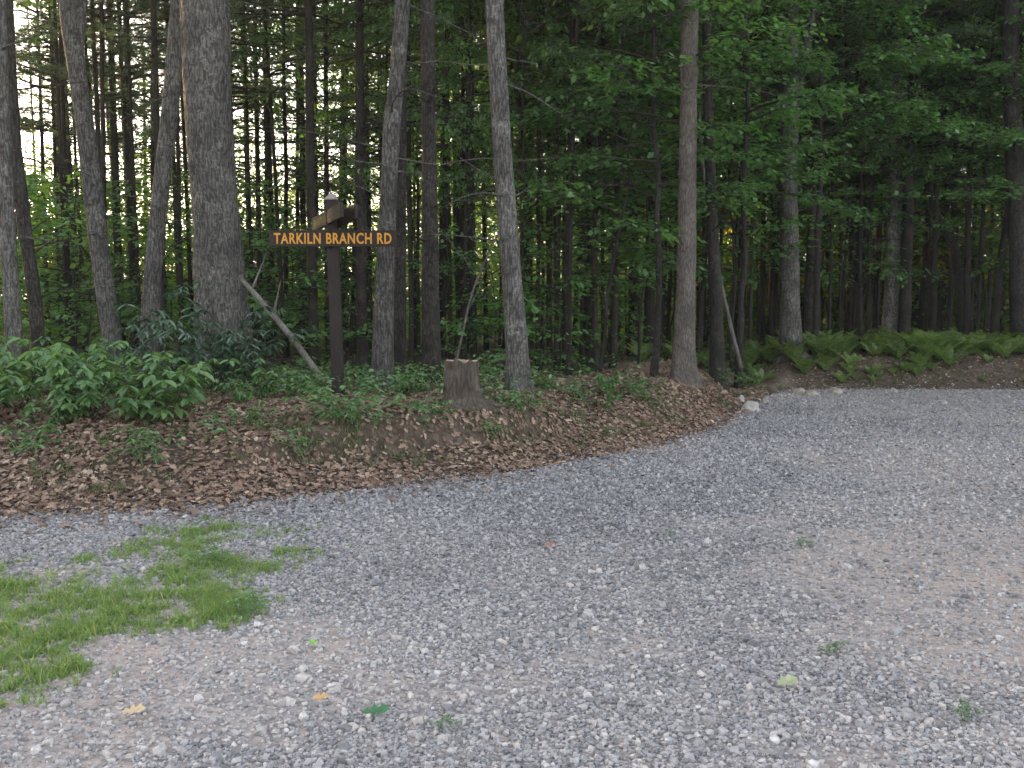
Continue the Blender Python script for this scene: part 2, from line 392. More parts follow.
def trunk_mesh(name, H, r0, seed, sides=9, dead=14, dead_h=(1.5, 8), mat=None, bend=.25, flare=True, dlen=1.0):
    rg = np.random.default_rng(seed); mb = MB(); k = 34
    z = np.linspace(0, 1, k)**1.15*H
    px = np.cumsum(rg.normal(0, .035, k))*bend; py = np.cumsum(rg.normal(0, .035, k))*bend
    P = np.stack([px-px[0], py-py[0], z], 1)
    r = r0*(1-z/H*.82)
    if flare: r = r*(1+.45*np.exp(-z/.22))
    P[0, 2] = -.35
    mb.tube(P, r, sides, ridge=.05, seed=seed*3.1)
    for i in range(dead):
        h = rg.uniform(*dead_h); a = rg.uniform(0, 6.28)
        c = np.array([np.interp(h, z, P[:, 0]), np.interp(h, z, P[:, 1]), h])
        Ln = rg.uniform(.4, 1.7)*dlen
        Q_ = curve_pts(c, (math.cos(a), math.sin(a), rg.uniform(-.1, .5)), Ln, 6, (0, 0, -.15), .2, rg)
        mb.tube(Q_, np.linspace(.012, .003, 6)*(r0/.12)**.5, 4)
        for q in range(2):
            i0 = rg.integers(2, 5); b = a+rg.choice([-1, 1])*rg.uniform(.5, 1)
            Q2 = curve_pts(Q_[i0], (math.cos(b), math.sin(b), rg.uniform(-.2, .3)), Ln*.45, 4, (0, 0, -.1), .15, rg)
            mb.tube(Q2, np.linspace(.007, .002, 4), 3)
    return mb.mesh(name, [mat or M['bark_far']], smooth=True), P, z

def broad_crown(name, z0, z1, rad, seed, nl=26, leafsize=.10, mat='leaf_broad', per=1.0, dens=1.0, azr=(0, 6.283)):
    rg = np.random.default_rng(seed); mb = MB(); C = []; D = []; U = []
    for i in range(nl):
        f = (i+rg.random())/nl; h = z0+(z1-z0)*f*.92; a = rg.uniform(*azr)
        Ln = rad*(1-.6*abs(f-.35)**1.2)*rg.uniform(.55, 1.15)
        up = .15+.5*f+rg.uniform(-.1, .2)
        P = curve_pts((0, 0, h), (math.cos(a), math.sin(a), up), Ln, 8, (0, 0, -.22), .1, rg)
        mb.tube(P, np.linspace(.017, .003, 8)*(.6+Ln/3), 4, 1)
        ntw = int(Ln*7*per)
        for q in range(ntw):
            tq = rg.uniform(.22, 1); x = tq*7; i0 = min(int(x), 6); base = P[i0]+(P[i0+1]-P[i0])*(x-i0)
            d = unit(P[i0+1]-P[i0]); ang = rg.choice([-1, 1])*rg.uniform(.4, 1.3)
            dd = np.array([d[0]*math.cos(ang)-d[1]*math.sin(ang), d[0]*math.sin(ang)+d[1]*math.cos(ang), rg.uniform(-.15, .2)])
            Lt = rg.uniform(.35, .95)*(1.25-tq*.5)
            T_ = curve_pts(base, dd, Lt, 4, (0, 0, -.3), .12, rg)
            mb.tube(T_, np.linspace(.006, .002, 4), 3, 1, caps=False)
            nlv = int(13*Lt*dens/max(leafsize/.1, .5))+3
            tt = rg.uniform(.1, 1.05, nlv); pos = T_[0]+(T_[-1]-T_[0])*tt[:, None]+rg.normal(0, .035, (nlv, 3))
            s_ = np.where(rg.random(nlv) < .5, -1, 1)
            dn = unit(T_[-1]-T_[0]); sd_ = np.array([-dn[1], dn[0], 0])
            D.append(dn*.6+sd_*s_[:, None]*rg.uniform(.4, 1, nlv)[:, None]+rg.normal(0, .25, (nlv, 3))+np.array([0, 0, -.28]))
            C.append(pos); U.append(np.array([0, 0, 1.])+rg.normal(0, .3, (nlv, 3)))
    C = np.vstack(C); D = np.vstack(D); U = np.vstack(U); n = len(C)
    ln = leafsize*rg.uniform(.65, 1.35, n)
    clump = .5+.5*vnoise(C[:, 0]+C[:, 2], C[:, 1]-C[:, 2]*.7, .9, seed % 50)
    V, T, A = leaves(C, D, U, ln, ln*.68, LEAF4, np.clip(clump*.55+rg.random(n)*.45, 0, 1))
    mb.add(V, T, 0, A)
    return mb.mesh(name, [M[mat], M['twig']])

def pine_crown(name, z0, z1, rad, seed, dens=1.0, nd=.13, gap=1.0):
    rg = np.random.default_rng(seed); mb = MB(); C = []; D = []
    h = z0
    while h < z1:
        f = (h-z0)/(z1-z0)
        for q in range(rg.integers(3, 6)):
            a = rg.uniform(0, 6.28); Ln = rad*(1-f*.85)*rg.uniform(.6, 1.15)*(0.75 if f < .12 else 1)
            P = curve_pts((0, 0, h+rg.uniform(-.1, .1)), (math.cos(a), math.sin(a), .25*f+rg.uniform(-.05, .2)), Ln, 7, (0, 0, -.05), .1, rg)
            mb.tube(P, np.linspace(.022, .005, 7)*(.5+Ln/2.5), 4, 1)
            for w in range(int(Ln*9)):
                tq = rg.uniform(.2, 1); x = tq*6; i0 = min(int(x), 5); base = P[i0]+(P[i0+1]-P[i0])*(x-i0)
                d = unit(P[i0+1]-P[i0]); ang = rg.choice([-1, 1])*rg.uniform(.2, 1.2)
                dd = unit(np.array([d[0]*math.cos(ang)-d[1]*math.sin(ang), d[0]*math.sin(ang)+d[1]*math.cos(ang), rg.uniform(-.2, .25)]))
                Lt = rg.uniform(.2, .55); tip = base+dd*Lt
                mb.tube(np.array([base, tip]), [.005, .002], 3, 1, caps=False)
                nt_ = max(2, int(Lt*13*dens))
                for u_ in range(nt_):
                    C.append(base+dd*Lt*rg.uniform(.35, 1.05)); D.append(dd)
        h += rg.uniform(.3, .6)*gap
    C = np.array(C); D = np.array(D); n = len(C); K = 7
    Cn = np.repeat(C, K, 0); Dn = np.repeat(D, K, 0)
    dirs = unit(Dn*.75+rg.normal(0, .62, (n*K, 3)))
    U = rg.normal(0, 1, (n*K, 3))
    V, T, A = leaves(Cn, dirs, U, nd*rg.uniform(.7, 1.2, n*K), .013, (np.array([(0, .3, 0), (0, -.3, 0), (.6, .45, 0), (1, 0, -.1)]), np.array([(0, 1, 2), (1, 3, 2)])), np.repeat(rg.random(n), K))
    mb.add(V, T, 0, A)
    return mb.mesh(name, [M['leaf_pine'], M['twig']])

TREE_T = []   # background prototypes (kind, trunk mesh, crown mesh, base radius)
for i in range(4):
    tm, _, _ = trunk_mesh('pine_trunk', 17, .14, 30+i, dead=46, dead_h=(1.2, 10), dlen=1.15)
    cm = pine_crown('pine_crown', 4.6+i*.9, 15.2, 2.3, 60+i)
    TREE_T.append(('pine', tm, cm, .14))
SPARSE = []
for i in range(2):
    tm, _, _ = trunk_mesh('pine_trunk', 17, .14, 50+i, dead=52, dead_h=(1.2, 12), dlen=1.2)
    SPARSE.append(('pine', tm, pine_crown('pine_crown', 5.0+i*1.6, 16, 2.1, 70+i, .65, gap=1.5), .14))
for i in range(4):
    tm, _, _ = trunk_mesh('broadleaf_trunk', 15, .13, 40+i, dead=9, dead_h=(2, 6), mat=M['bark_far'], bend=.7)
    cm = broad_crown('broadleaf_crown', 3.0+i*.7, 12.8, 2.9, 80+i, nl=36, leafsize=.105, per=1.15, dens=1.1)
    TREE_T.append(('broadleaf', tm, cm, .13))

def make_tree(kind, tm, cm, x, y, s, sz, rz, lean, label, group, name=None):
    r = obj(name or ('pine_tree' if kind == 'pine' else 'broadleaf_tree'), None, label=label, cat='tree', group=group)
    r.location = (x, y, hz(x, y)-.02); r.scale = (s, s, sz)
    r.rotation_euler = (lean[1], lean[0], rz)
    obj('trunk', tm, r)
    if cm is not None: obj('crown', cm, r)
    return r

# ---- main trunks traced from the photograph: (name, label, mat, Y, [(px,py,w)...] top->base, total height, crown kind, ridge)
MAIN = [
 ('oak_tree', 'thickest trunk in the wood, plated grey bark, behind the dark evergreen bush', 'bark_grey', 12.4,
  [(204,-30,47),(206,60,46),(210,140,44),(216,220,44),(221,290,50),(224,340,56),(226,378,66)], 17, 'broad', .055, 'thick oak'),
 ('leaning_tree', 'grey trunk with a stub fork near its top, curving left beside the thick oak', 'bark_grey', 13.2,
  [(68,-30,19),(70,20,18),(77,70,17),(84,120,17),(93,190,18),(101,260,18),(111,330,19),(117,380,22)], 14, 'broad', .04, 'leaning grey trunk'),
 ('slender_tree', 'rough trunk bending right as it rises close beside the thick oak', 'bark_grey', 13.5,
  [(183,-30,16),(176,40,16),(170,110,16),(162,180,16),(155,250,17),(150,320,18),(148,378,20)], 14, 'broad', .04, 'bent trunk'),
 ('pine_tree', 'lichen-flecked straight pine trunk at the picture edge, above the leafy shrubs', 'bark_grey', 11.3,
  [(-3,-30,14),(0,60,14),(4,150,14),(8,240,15),(13,320,16),(16,400,18)], 15, 'pine', .04, 'edge pine'),
 ('pine_tree', 'dark pine trunk leaning away from the lichen-flecked edge pine', 'bark_pine', 11.9,
  [(5,-30,13),(8,60,14),(15,150,13),(25,230,13),(35,300,13),(43,392,14)], 15, 'pine', .04, 'dark edge pine'),
 ('pine_tree', 'crooked pine trunk with pale lichen right behind the end of the road name board', 'bark_grey', 12.1,
  [(404,-30,15),(401,30,15),(396,90,15),(392,120,17),(389,180,16),(386,250,18),(383,330,20),(382,398,25)], 15, 'pine', .04, 'crooked pine'),
 ('pine_tree', 'straight dark pine trunk standing between the crooked lichen pine and the stump', 'bark_pine', 13.0,
  [(427,-30,13),(428,60,14),(429,140,14),(430,230,16),(431,320,18),(431,398,20)], 16, 'pine', .04, 'dark stump pine'),
 ('pine_tree', 'grey-green lichened pine trunk leaning slightly just beyond the stump', 'bark_grey', 12.0,
  [(493,-30,17),(496,40,18),(500,110,18),(505,190,19),(511,270,20),(516,330,22),(520,396,27)], 16, 'pine', .04, 'lichen pine'),
 ('oak_tree', 'pale pinkish-brown trunk standing alone on the leafy mound', 'bark_pale', 14.7,
  [(690,-30,17),(689,50,17),(688,130,17),(687,210,18),(686,290,19),(684,340,22),(684,378,27)], 16, 'broad', .04, 'pale mound trunk'),
 ('oak_tree', 'grey trunk at the corner of the fern bank, forking where the leaves begin', 'bark_grey', 19.2,
  [(792,-30,14),(791,60,15),(789,100,20),(788,160,17),(789,240,18),(790,310,20),(792,366,25)], 17, 'broad', .04, 'fern bank corner trunk'),
 ('pine_tree', 'slim grey trunk tilting rightward out of the middle of the fern bank', 'bark_grey', 21.0,
  [(897,-30,12),(896,60,12),(896,140,13),(894,220,13),(891,300,14),(888,345,16)], 17, 'pine', .035, 'fern bank pine'),
 ('pine_tree', 'broad dark pine trunk at the far end of the fern bank, cut by the frame', 'bark_pine', 20.0,
  [(1010,-30,15),(1011,60,16),(1014,140,17),(1018,230,18),(1021,300,19),(1024,350,22)], 17, 'pine', .04, 'edge trunk'),
 ('pine_tree', 'shadowy pine trunk right behind the pale trunk of the mound', 'bark_pine', 16.0,
  [(706,-30,9),(707,60,9),(709,140,10),(712,220,11),(716,300,13),(718,372,16)], 16, 'pine', .035, 'shadowy pine'),
 ('pine_tree', 'dark pine trunk almost hidden directly behind the crooked lichen pine', 'bark_pine', 14.0,
  [(402,-30,9),(402,90,9),(401,190,10),(400,300,12),(400,392,14)], 15, 'pine', .035, 'hidden pine'),
]
ANCH = []
def main_tree(name, label, mat, Y, pts, H, kind, ridge, short, idx):
    pts = sorted(pts, key=lambda p: -p[1])
    W = []; Rr = []
    for (px, py, w) in pts:
        p = at(px, py, Y); W.append(p); Rr.append(w/F*Y/2)
    bx, by = W[0].x, Y; bz = hz(bx, by)
    P = [np.array([w.x-bx, 0, w.z-bz]) for w in W]
    # continue up beyond the frame
    d = P[-1]-P[-3]; d = d/np.linalg.norm(d); top = P[-1].copy(); r = Rr[-1]
    zs = np.linspace(top[2], H, 9)[1:]
    for q, zz in enumerate(zs):
        tt = (q+1)/8
        P.append(top+d*(zz-top[2])/max(d[2], .3)*(1-.4*tt)*np.array([1, 1, 0])+np.array([0, 0, zz-top[2]])); Rr.append(r*(1-.75*tt))
    P = np.array(P); Rr = np.array(Rr)
    P[0, 2] = min(P[0, 2], 0)-.25
    o = np.argsort(P[:, 2]); P = P[o]; Rr = Rr[o]
    zf = np.concatenate([np.linspace(P[0, 2], 5.6, 150), np.linspace(5.8, H, 26)])
    FP = np.stack([np.interp(zf, P[:, 2], P[:, 0]), np.interp(zf, P[:, 2], P[:, 1]), zf], 1)
    ker = np.ones(9)/9
    for c in (0,):
        e = np.pad(FP[:, c], 4, mode='edge'); FP[:, c] = np.convolve(e, ker, 'valid')
    fr = np.interp(zf, P[:, 2], Rr); fr *= 1+.22*np.exp(-np.clip(zf, 0, 9)/.16)
    mb = MB(); mb.tube(FP, fr, 56 if Rr[0] > .2 else 32, ridge=ridge*1.3, seed=idx*7.7, lobe=.32)
    rg = np.random.default_rng(500+idx)
    nd = 16 if kind == 'pine' else 3
    for i in range(nd):
        h = rg.uniform(1.6, 8); a = rg.uniform(0, 6.28)
        c = np.array([np.interp(h, zf, FP[:, 0]), 0, h]); Ln = rg.uniform(.25, 1.5)
        Q_ = curve_pts(c, (math.cos(a), math.sin(a), rg.uniform(-.1, .45)), Ln, 7, (0, 0, -.12), .13, rg)
        mb.tube(Q_, np.linspace(.014, .003, 7), 5)
        for q in range(2):
            i0 = rg.integers(2, 6); b = a+rg.choice([-1, 1])*rg.uniform(.4, 1.1)
            mb.tube(curve_pts(Q_[i0], (math.cos(b), math.sin(b), rg.uniform(-.2, .3)), Ln*.4, 4, (0, 0, 0), .15, rg), np.linspace(.005, .0018, 4), 3)
    if short == 'leaning grey trunk':
        f0 = at(80, 40, Y); f1 = at(84, -30, Y)
        mb.tube([(f0.x-bx-.02, 0, f0.z-bz-.2), (f0.x-bx, 0, f0.z-bz), (f1.x-bx, .05, f1.z-bz), (f1.x-bx+.2, .1, f1.z-bz+1.5)], [.05, .06, .05, .03], 12, ridge=.04)
    if short == 'fern bank corner trunk':
        for (a_, b_) in (((787, 112), (770, -40)), ((792, 112), (822, -40))):
            f0 = at(*a_, Y); f1 = at(*b_, Y)
            mb.tube([(f0.x-bx, 0, f0.z-bz), ((f0.x+f1.x)/2-bx+.05, .1, (f0.z+f1.z)/2-bz), (f1.x-bx, .2, f1.z-bz)], [.11, .09, .06], 12, ridge=.04)
    t_ = obj(name, None, label=label, cat='tree', loc=(bx, by, bz))
    obj('trunk', mb.mesh('main_trunk', [M[mat]], smooth=True), t_)
    base = np.array([np.interp(6.5, zf, FP[:, 0]), 0, 0])
    if kind == 'pine': cm = pine_crown('crown', 7.2, H+.2, 2.0, 900+idx, .8)
    else: cm = broad_crown('crown', 6.6, H+.3, 3.0, 900+idx, nl=22, leafsize=.13, per=.7)
    c = obj('crown', cm, t_); c.location = (base[0], 0, 0)
    ANCH.append((proj(bx+np.interp(2.0, zf, FP[:, 0]), Y, bz+2)[0], short))
    return t_
for i, m_ in enumerate(MAIN): main_tree(*m_, i)
ANCH.sort()

# ---- background trees: (px at mid height, width px, depth guess or None, kind, lean px)
BG = [ # px, width, lean (top minus base px over 250px), kind
 (64,4,0,'p'),(118,9,0,'p'),(133,10,2,'p'),(160,7,0,'p'),(232,8,-3,'p'),(271,7,-3,'p'),(312,11,2,'p'),(361,12,-4,'p'),(368,8,3,'p'),
 (45,5,0,'b'),(66,6,2,'p'),(58,4,0,'p'),(83,4,-6,'b'),(106,6,0,'p'),(179,5,0,'p'),(250,5,2,'b'),(259,6,0,'p'),(284,5,0,'p'),(297,5,0,'p'),(326,6,0,'p'),(345,5,0,'p'),
 (412,6,0,'p'),(418,4,1,'p'),(443,5,0,'p'),(452,6,-5,'b'),(463,6,0,'p'),(474,7,3,'p'),(486,5,0,'p'),(527,12,0,'p'),(538,5,0,'p'),(550,6,0,'p'),(557,4,-3,'b'),(566,7,2,'p'),
 (575,5,10,'b'),(583,7,0,'p'),(596,7,0,'p'),(604,4,0,'b'),(614,8,0,'p'),(622,5,0,'p'),(634,12,0,'p'),(650,11,0,'p'),(661,7,0,'p'),(669,4,3,'b'),
 (700,5,0,'b'),(727,4,-8,'b'),(734,6,-8,'b'),(743,4,-3,'b'),(752,4,0,'p'),(761,4,2,'b'),(768,5,0,'b'),(773,7,0,'p'),(805,5,4,'b'),(813,14,0,'p'),(822,5,-8,'b'),(832,6,-10,'b'),
 (842,4,-4,'b'),(854,9,1,'p'),(863,5,0,'b'),(871,6,0,'b'),(880,4,-3,'b'),(907,12,0,'p'),(917,8,0,'p'),(926,9,2,'p'),(936,7,0,'b'),(944,7,0,'b'),(952,5,0,'p'),(970,7,-2,'b'),(978,5,-3,'b'),
 (985,5,-6,'b'),(997,9,-12,'b'),(1004,6,0,'p'),
]
SHAFT = [at(815, 235, 27), at(925, 240, 27), at(986, 240, 28), at(868, 215, 30), at(722, 270, 27), at(760, 215, 31)]
def in_shaft(x, y, z, rad):
    x = np.asarray(x, float); m = np.zeros(x.shape, bool)
    for p in SHAFT:
        t_ = (x-p.x)*sd.x+(y-p.y)*sd.y+(z-p.z)*sd.z
        d2 = (x-p.x-sd.x*t_)**2+(y-p.y-sd.y*t_)**2+(z-p.z-sd.z*t_)**2
        m |= (t_ > .8) & (d2 < rad*rad)
    return m
rg = np.random.default_rng(11)
recs = []
for (px, w, lean, k) in BG:
    lo = 15.5 if px < 620 else 20.5
    Y = rg.uniform(lo, lo+7) if w > 5.5 else rg.uniform(lo, lo+12); recs.append([px, Y, w/F*Y/2, lean, k])
for i in range(95):
    px = rg.uniform(-190, 1210); Y = rg.uniform(22, 56); 
    k = 'p' if rg.random() < (.8 if px < 600 else .35) else 'b'
    recs.append([px, Y, rg.uniform(.06, .15), rg.normal(0, 4), k])
    q_ = at(px, 250, Y)
    if any(in_shaft(q_.x, q_.y, zz, 2.2) for zz in (4.5, 6, 8, 10)): recs.pop()
for i in range(105):
    px = rg.uniform(20, 1020) if i < 60 else rg.uniform(500, 1010); recs.append([px, rg.uniform(15.5 if px < 620 else 20.5, 28), rg.uniform(.028, .055), rg.normal(0, 7), 'b'])
for i in range(16):   # just outside the frame, for a step to the side
    px = rg.choice([rg.uniform(-400, -60), rg.uniform(1090, 1400)]); Y = rg.uniform(13 if px < 500 else 21, 22)
    recs.append([px, Y, rg.uniform(.08, .15), rg.normal(0, 4), 'p' if px < 500 else 'b'])
ORD = ['first','second','third','fourth','fifth','sixth','seventh','eighth','ninth','tenth','eleventh','twelfth','thirteenth','fourteenth','fifteenth','sixteenth','seventeenth','eighteenth','nineteenth','twentieth']
_b = ORD[:9]
for _t, _o in (('twenty', 'thirtieth'), ('thirty', 'fortieth'), ('forty', 'fiftieth'), ('fifty', 'sixtieth'), ('sixty', 'seventieth'), ('seventy', 'eightieth'), ('eighty', 'ninetieth'), ('ninety', 'hundredth')): ORD += [_t+'-'+o for o in _b]+[_o]
recs.sort(key=lambda r: r[0])
cnt = {}
for n_, (px, Y, rad, lean, k) in enumerate(recs):
    i = n_ % 4 if k == 'p' else 4+n_ % 4
    kind, tm, cm, r0 = TREE_T[i]
    if px < 400 and (k == 'p' or Y > 25): kind, tm, cm, r0 = SPARSE[n_ % 2]; k = 'p'
    if rad < .056: kind, tm, cm, r0 = TREE_T[4+n_ % 4]; k = 'b'
    if px < 240: kind, tm, cm, r0 = SPARSE[n_ % 2]
    p = at(px, 250, Y); s = rad/r0
    sxy = s; 
    la = [a for a in ANCH if a[0] <= px]; lb = [a for a in ANCH if a[0] > px]
    A = la[-1][1] if la else None; B = lb[0][1] if lb else None
    far = 'far' if Y > 33 else 'nearer'
    kw = 'slim' if rad < .056 else 'pine' if kind == 'pine' else 'leafy'
    key = (A, B, far, kw); cnt[key] = cnt.get(key, 0)+1
    o_ = ORD[cnt[key]-1]
    if A and B: lab = f"{o_} {far} {kw} trunk from left, between {A} and {B}"
    elif B: lab = f"{o_} {far} {kw} trunk from left, left of the {B}"
    else: lab = f"{o_} {far} {kw} trunk from left, right of the {A}"
    sz = rg.uniform(.8, 1.15)*(1.0 if k == 'p' else .95)
    r = obj('pine_tree' if k == 'p' else 'broadleaf_tree', None, label=lab, cat='tree', group='%s trees standing in the wood behind the bank' % kw)
    r.location = (p.x, Y, hz(p.x, Y)-.05)
    r.rotation_euler = (rg.normal(0, .008), lean/250+rg.normal(0, .006), rg.uniform(0, 6.28))
    tr = obj('trunk', tm, r); tr.scale = (s, s, sz)
    cr = obj('crown', cm, r); c_ = rg.uniform(.8, 1.1)*(.5 if rad < .056 else 1); cr.scale = (c_, c_, sz)
print('bg trees', len(recs))

# ------------------------------------------------------------------ saplings with layered leaves low in the wood
def sapling_meshes(seed, H, rad, nl, leafsize, z0, mat='leaf_broad', per=1.2):
    rg = np.random.default_rng(seed); mb = MB(); k = 14
    z = np.linspace(0, H, k); P = np.stack([np.cumsum(rg.normal(0, .03, k)), np.cumsum(rg.normal(0, .03, k)), z], 1); P -= P[0]; P[:, 2] = z; P[0, 2] = -.15
    mb.tube(P, np.linspace(.022, .006, k)*(H/4), 6)
    return mb.mesh('sapling_stem', [M['bark_far']], smooth=True), broad_crown('sapling_foliage', z0, H, rad, seed+1, nl, leafsize, mat, per, 1.15)
SAP = [sapling_meshes(200, 4.6, 1.5, 16, .11, 1.2), sapling_meshes(210, 3.2, 1.2, 13, .10, .5), sapling_meshes(220, 5.5, 1.7, 16, .12, 1.8),
       sapling_meshes(230, 2.2, 1.0, 12, .10, .2), sapling_meshes(240, 4.0, 1.5, 15, .12, .8, 'leaf_yellow')]
rg = np.random.default_rng(21)
SP_ = []
for px, Y, v, s in [(560,17,0,.9),(600,15.5,2,1),(640,17,0,1.05),(590,19,2,1.1),(660,20,0,1),(735,19,2,1.05),(760,22,0,1.1),(830,23,2,1.2),(860,21.5,0,1),(930,23,2,1.1),(985,22,0,1.2),(1010,24,2,1.2),(1060,21,2,1.1),
                    (45,15,1,1),(90,17,1,1.1),(70,20,0,.8),(170,17,1,1.1),(130,16,3,1),(270,15.5,3,1.1),(255,18,1,1.1),(300,20,1,1),(345,17,3,1),(455,17,1,.8),(500,16,3,.9),(540,16,3,1),(610,18,1,.8),(570,21,1,1),
                    (-60,14,1,1.2),(-30,18,0,1)]:
    SP_.append((px, Y, v, s))
for px, Y in ((815,27.5),(925,27.5),(986,28.5),(868,30.5),(722,27.5),(760,31.5)): SP_.append((px, Y, 4, 1.05))  # yellow saplings added where the sun patches fall, to colour them
for i in range(180):
    px = rg.uniform(-120, 1150) if i < 110 else (rg.uniform(620, 1060) if i < 160 else rg.uniform(-20, 340)); Y = rg.uniform(21 if px < 620 else 25, 44 if i < 110 else 36)
    SP_.append((px, Y, int(rg.choice([0, 1, 1, 2, 3, 3, 4] if px > 680 or px < 150 else [0, 1, 3, 3, 1])), rg.uniform(.8, 1.25)))
SP_.sort(key=lambda r: r[0]); cnt = {}
for (px, Y, v, s) in SP_:
    sm_, fm = SAP[v]; p = at(px, 300, Y)
    la = [a for a in ANCH if a[0] <= px]; lb = [a for a in ANCH if a[0] > px]
    A = la[-1][1] if la else None; B = lb[0][1] if lb else None
    sz_ = {0: 'tall', 1: 'short', 2: 'tallest', 3: 'knee-high', 4: 'yellowing'}[v]
    key = (A, B, sz_); cnt[key] = cnt.get(key, 0)+1; o_ = ORD[cnt[key]-1]
    if A and B: lab = f"{o_} {sz_} sapling from left, between {A} and {B}"
    elif B: lab = f"{o_} {sz_} sapling from the left, left of the {B}"
    else: lab = f"{o_} {sz_} sapling from the left, right of the {A}"
    r = obj('sapling', None, label=lab, cat='sapling', group='leafy saplings among the trunks')
    r.location = (p.x, Y, hz(p.x, Y)); r.scale = (s, s, s); r.rotation_euler = (rg.normal(0, .05), rg.normal(0, .05), rg.uniform(0, 6.28))
    obj('stem', sm_, r); obj('foliage', fm, r)

# ------------------------------------------------------------------ far wood that closes the view (one leafy mass, open towards the bright sky)
def far_woods():
    rg = np.random.default_rng(33); n = 26000
    az = rg.uniform(-50, 50, n); dist = rg.uniform(46, 84, n)
    x = np.sin(np.radians(az))*dist; y = np.cos(np.radians(az))*dist; z = rg.uniform(0, 1, n)**1.25*26
    nn = 7000; dist[:nn] = rg.uniform(27, 46, nn); x[:nn] = np.sin(np.radians(az[:nn]))*dist[:nn]; y[:nn] = np.cos(np.radians(az[:nn]))*dist[:nn]; z[:nn] = rg.uniform(0, 1, nn)**1.3*6.5+.2
    px = 512+F*np.tan(np.radians(az)); el = (z-1.6)/y; py = 300-F*el
    keep = np.ones(n)
    leftw = 1-sm(300, 520, px)
    hole = sm(330, 190, py)
    hole = np.clip(1-(py-110)/100, 0, 1)
    clum = vnoise(px/60, py/60+dist*0, 1.0, 9)
    keep = 1-leftw*np.clip(hole*1.5, 0, 1)*(.84+.13*np.clip(clum*2, -1, 1))
    h2 = np.exp(-((px-560)/32)**2-((py-140)/55)**2)
    keep = keep*(1-.93*h2)
    keep = keep*(1-.95*(1-sm(210, 300, px))*(1-sm(120, 175, py)))
    keep = keep*(1-.35*sm(640, 760, px)*sm(130, 190, py)*(1-sm(310, 340, py)))
    ok = (rg.random(n) < keep) & ~in_shaft(x, y, z, 2.6); x, y, z, px = x[ok], y[ok], z[ok], px[ok]
    K = 60; m = len(x)
    C = np.repeat(np.stack([x, y, z], 1), K, 0)+rg.normal(0, 1, (m*K, 3))*np.array([1.1, 1.1, .45])
    D = rg.normal(0, 1, (m*K, 3))*np.array([1, 1, .5]); U = np.array([0, 0, 1.])+rg.normal(0, .5, (m*K, 3))
    ln = rg.uniform(.14, .30, m*K)*np.where(np.repeat(np.hypot(x, y), K) < 46, .5, 1.0)
    V, T, A = leaves(C, D, U, ln, ln*.6, LEAF4, np.clip(np.repeat(rg.random(m), K)*.7+rg.random(m*K)*.3, 0, 1))
    obj('far_woods', mesh('far_woods', V, T, [M['leaf_far']], attr=A), label='dense leafy depth of the wood closing the view', cat='woods', kind='stuff')
far_woods()

# ------------------------------------------------------------------ gravel stones
def stone_proto(seed, fine):
    rg = np.random.default_rng(seed)
    if fine:
        V = np.array([(-1,-1,-1),(1,-1,-1),(1,1,-1),(-1,1,-1),(-1,-1,1),(1,-1,1),(1,1,1),(-1,1,1)], float)*.62
        V += rg.normal(0, .22, V.shape)
        V = np.vstack([V, [(rg.normal(0, .15), rg.normal(0, .15), 1.0)]])
        T = [(0,2,1),(0,3,2),(0,1,5),(0,5,4),(1,2,6),(1,6,5),(2,3,7),(2,7,6),(3,0,4),(3,4,7),(4,5,8),(5,6,8),(6,7,8),(7,4,8)]
    else:
        V = np.array([(1,0,0),(0,1,0),(-1,0,0),(0,-1,0),(0,0,1),(0,0,-1)], float)+rg.normal(0, .22, (6, 3))
        T = [(0,1,4),(1,2,4),(2,3,4),(3,0,4)]
    return V, np.array(T)
def scatter_stones(X, Y, size, fine, rg, zoff=0):
    Vs = []; Ts = []; As = []; n0 = 0
    pid = rg.integers(0, 6, len(X))
    Zg = height(X, Y)
    val = np.clip(rg.beta(2.0, 2.5, len(X))+vnoise(X, Y, .8, 12)*.08-.15+(1-sm(3.3, 8.5, Y))*.23+.14*sandy(X, Y), 0, 1)
    for k in range(6):
        sel = np.where(pid == k)[0]; n = len(sel)
        if not n: continue
        P, T = stone_proto(70+k, fine)
        a = rg.uniform(0, 6.283, n); ca, sa = np.cos(a), np.sin(a)
        tx = rg.normal(0, .35, n)
        s = size[sel]; flat_ = rg.uniform(.4, .85, n); asp = rg.uniform(.65, 1, n)
        p = P[None]*np.stack([s, s*asp, s*flat_], 1)[:, None, :]
        y1 = p[..., 1]*np.cos(tx)[:, None]-p[..., 2]*np.sin(tx)[:, None]; z1 = p[..., 1]*np.sin(tx)[:, None]+p[..., 2]*np.cos(tx)[:, None]
        x2 = p[..., 0]*ca[:, None]-y1*sa[:, None]; y2 = p[..., 0]*sa[:, None]+y1*ca[:, None]
        V = np.stack([x2+X[sel][:, None], y2+Y[sel][:, None], z1+(Zg[sel]+s*flat_*.25)[:, None]], -1)
        kk = len(P); Ts.append((np.arange(n)[:, None, None]*kk+T[None]).reshape(-1, 3)+n0)
        Vs.append(V.reshape(-1, 3)); As.append(np.repeat(val[sel], kk)); n0 += n*kk
    return np.vstack(Vs), np.vstack(Ts), np.concatenate(As)
def sandy(X, Y):
    s = .5+.5*vnoise(X, Y, .45, 20)+.35*vnoise(X, Y, 1.6, 21)+.2*vnoise(X, Y, 5, 22)
    w = sm(.0, 2.2, X-(Y-3)*.30)*.62
    tr = np.exp(-((X-4.6)/1.3)**2-((Y-16.8)/1.1)**2)*1.2
    return np.clip(sm(.5, 1.05, s+w*1.3)+tr, 0, 1)
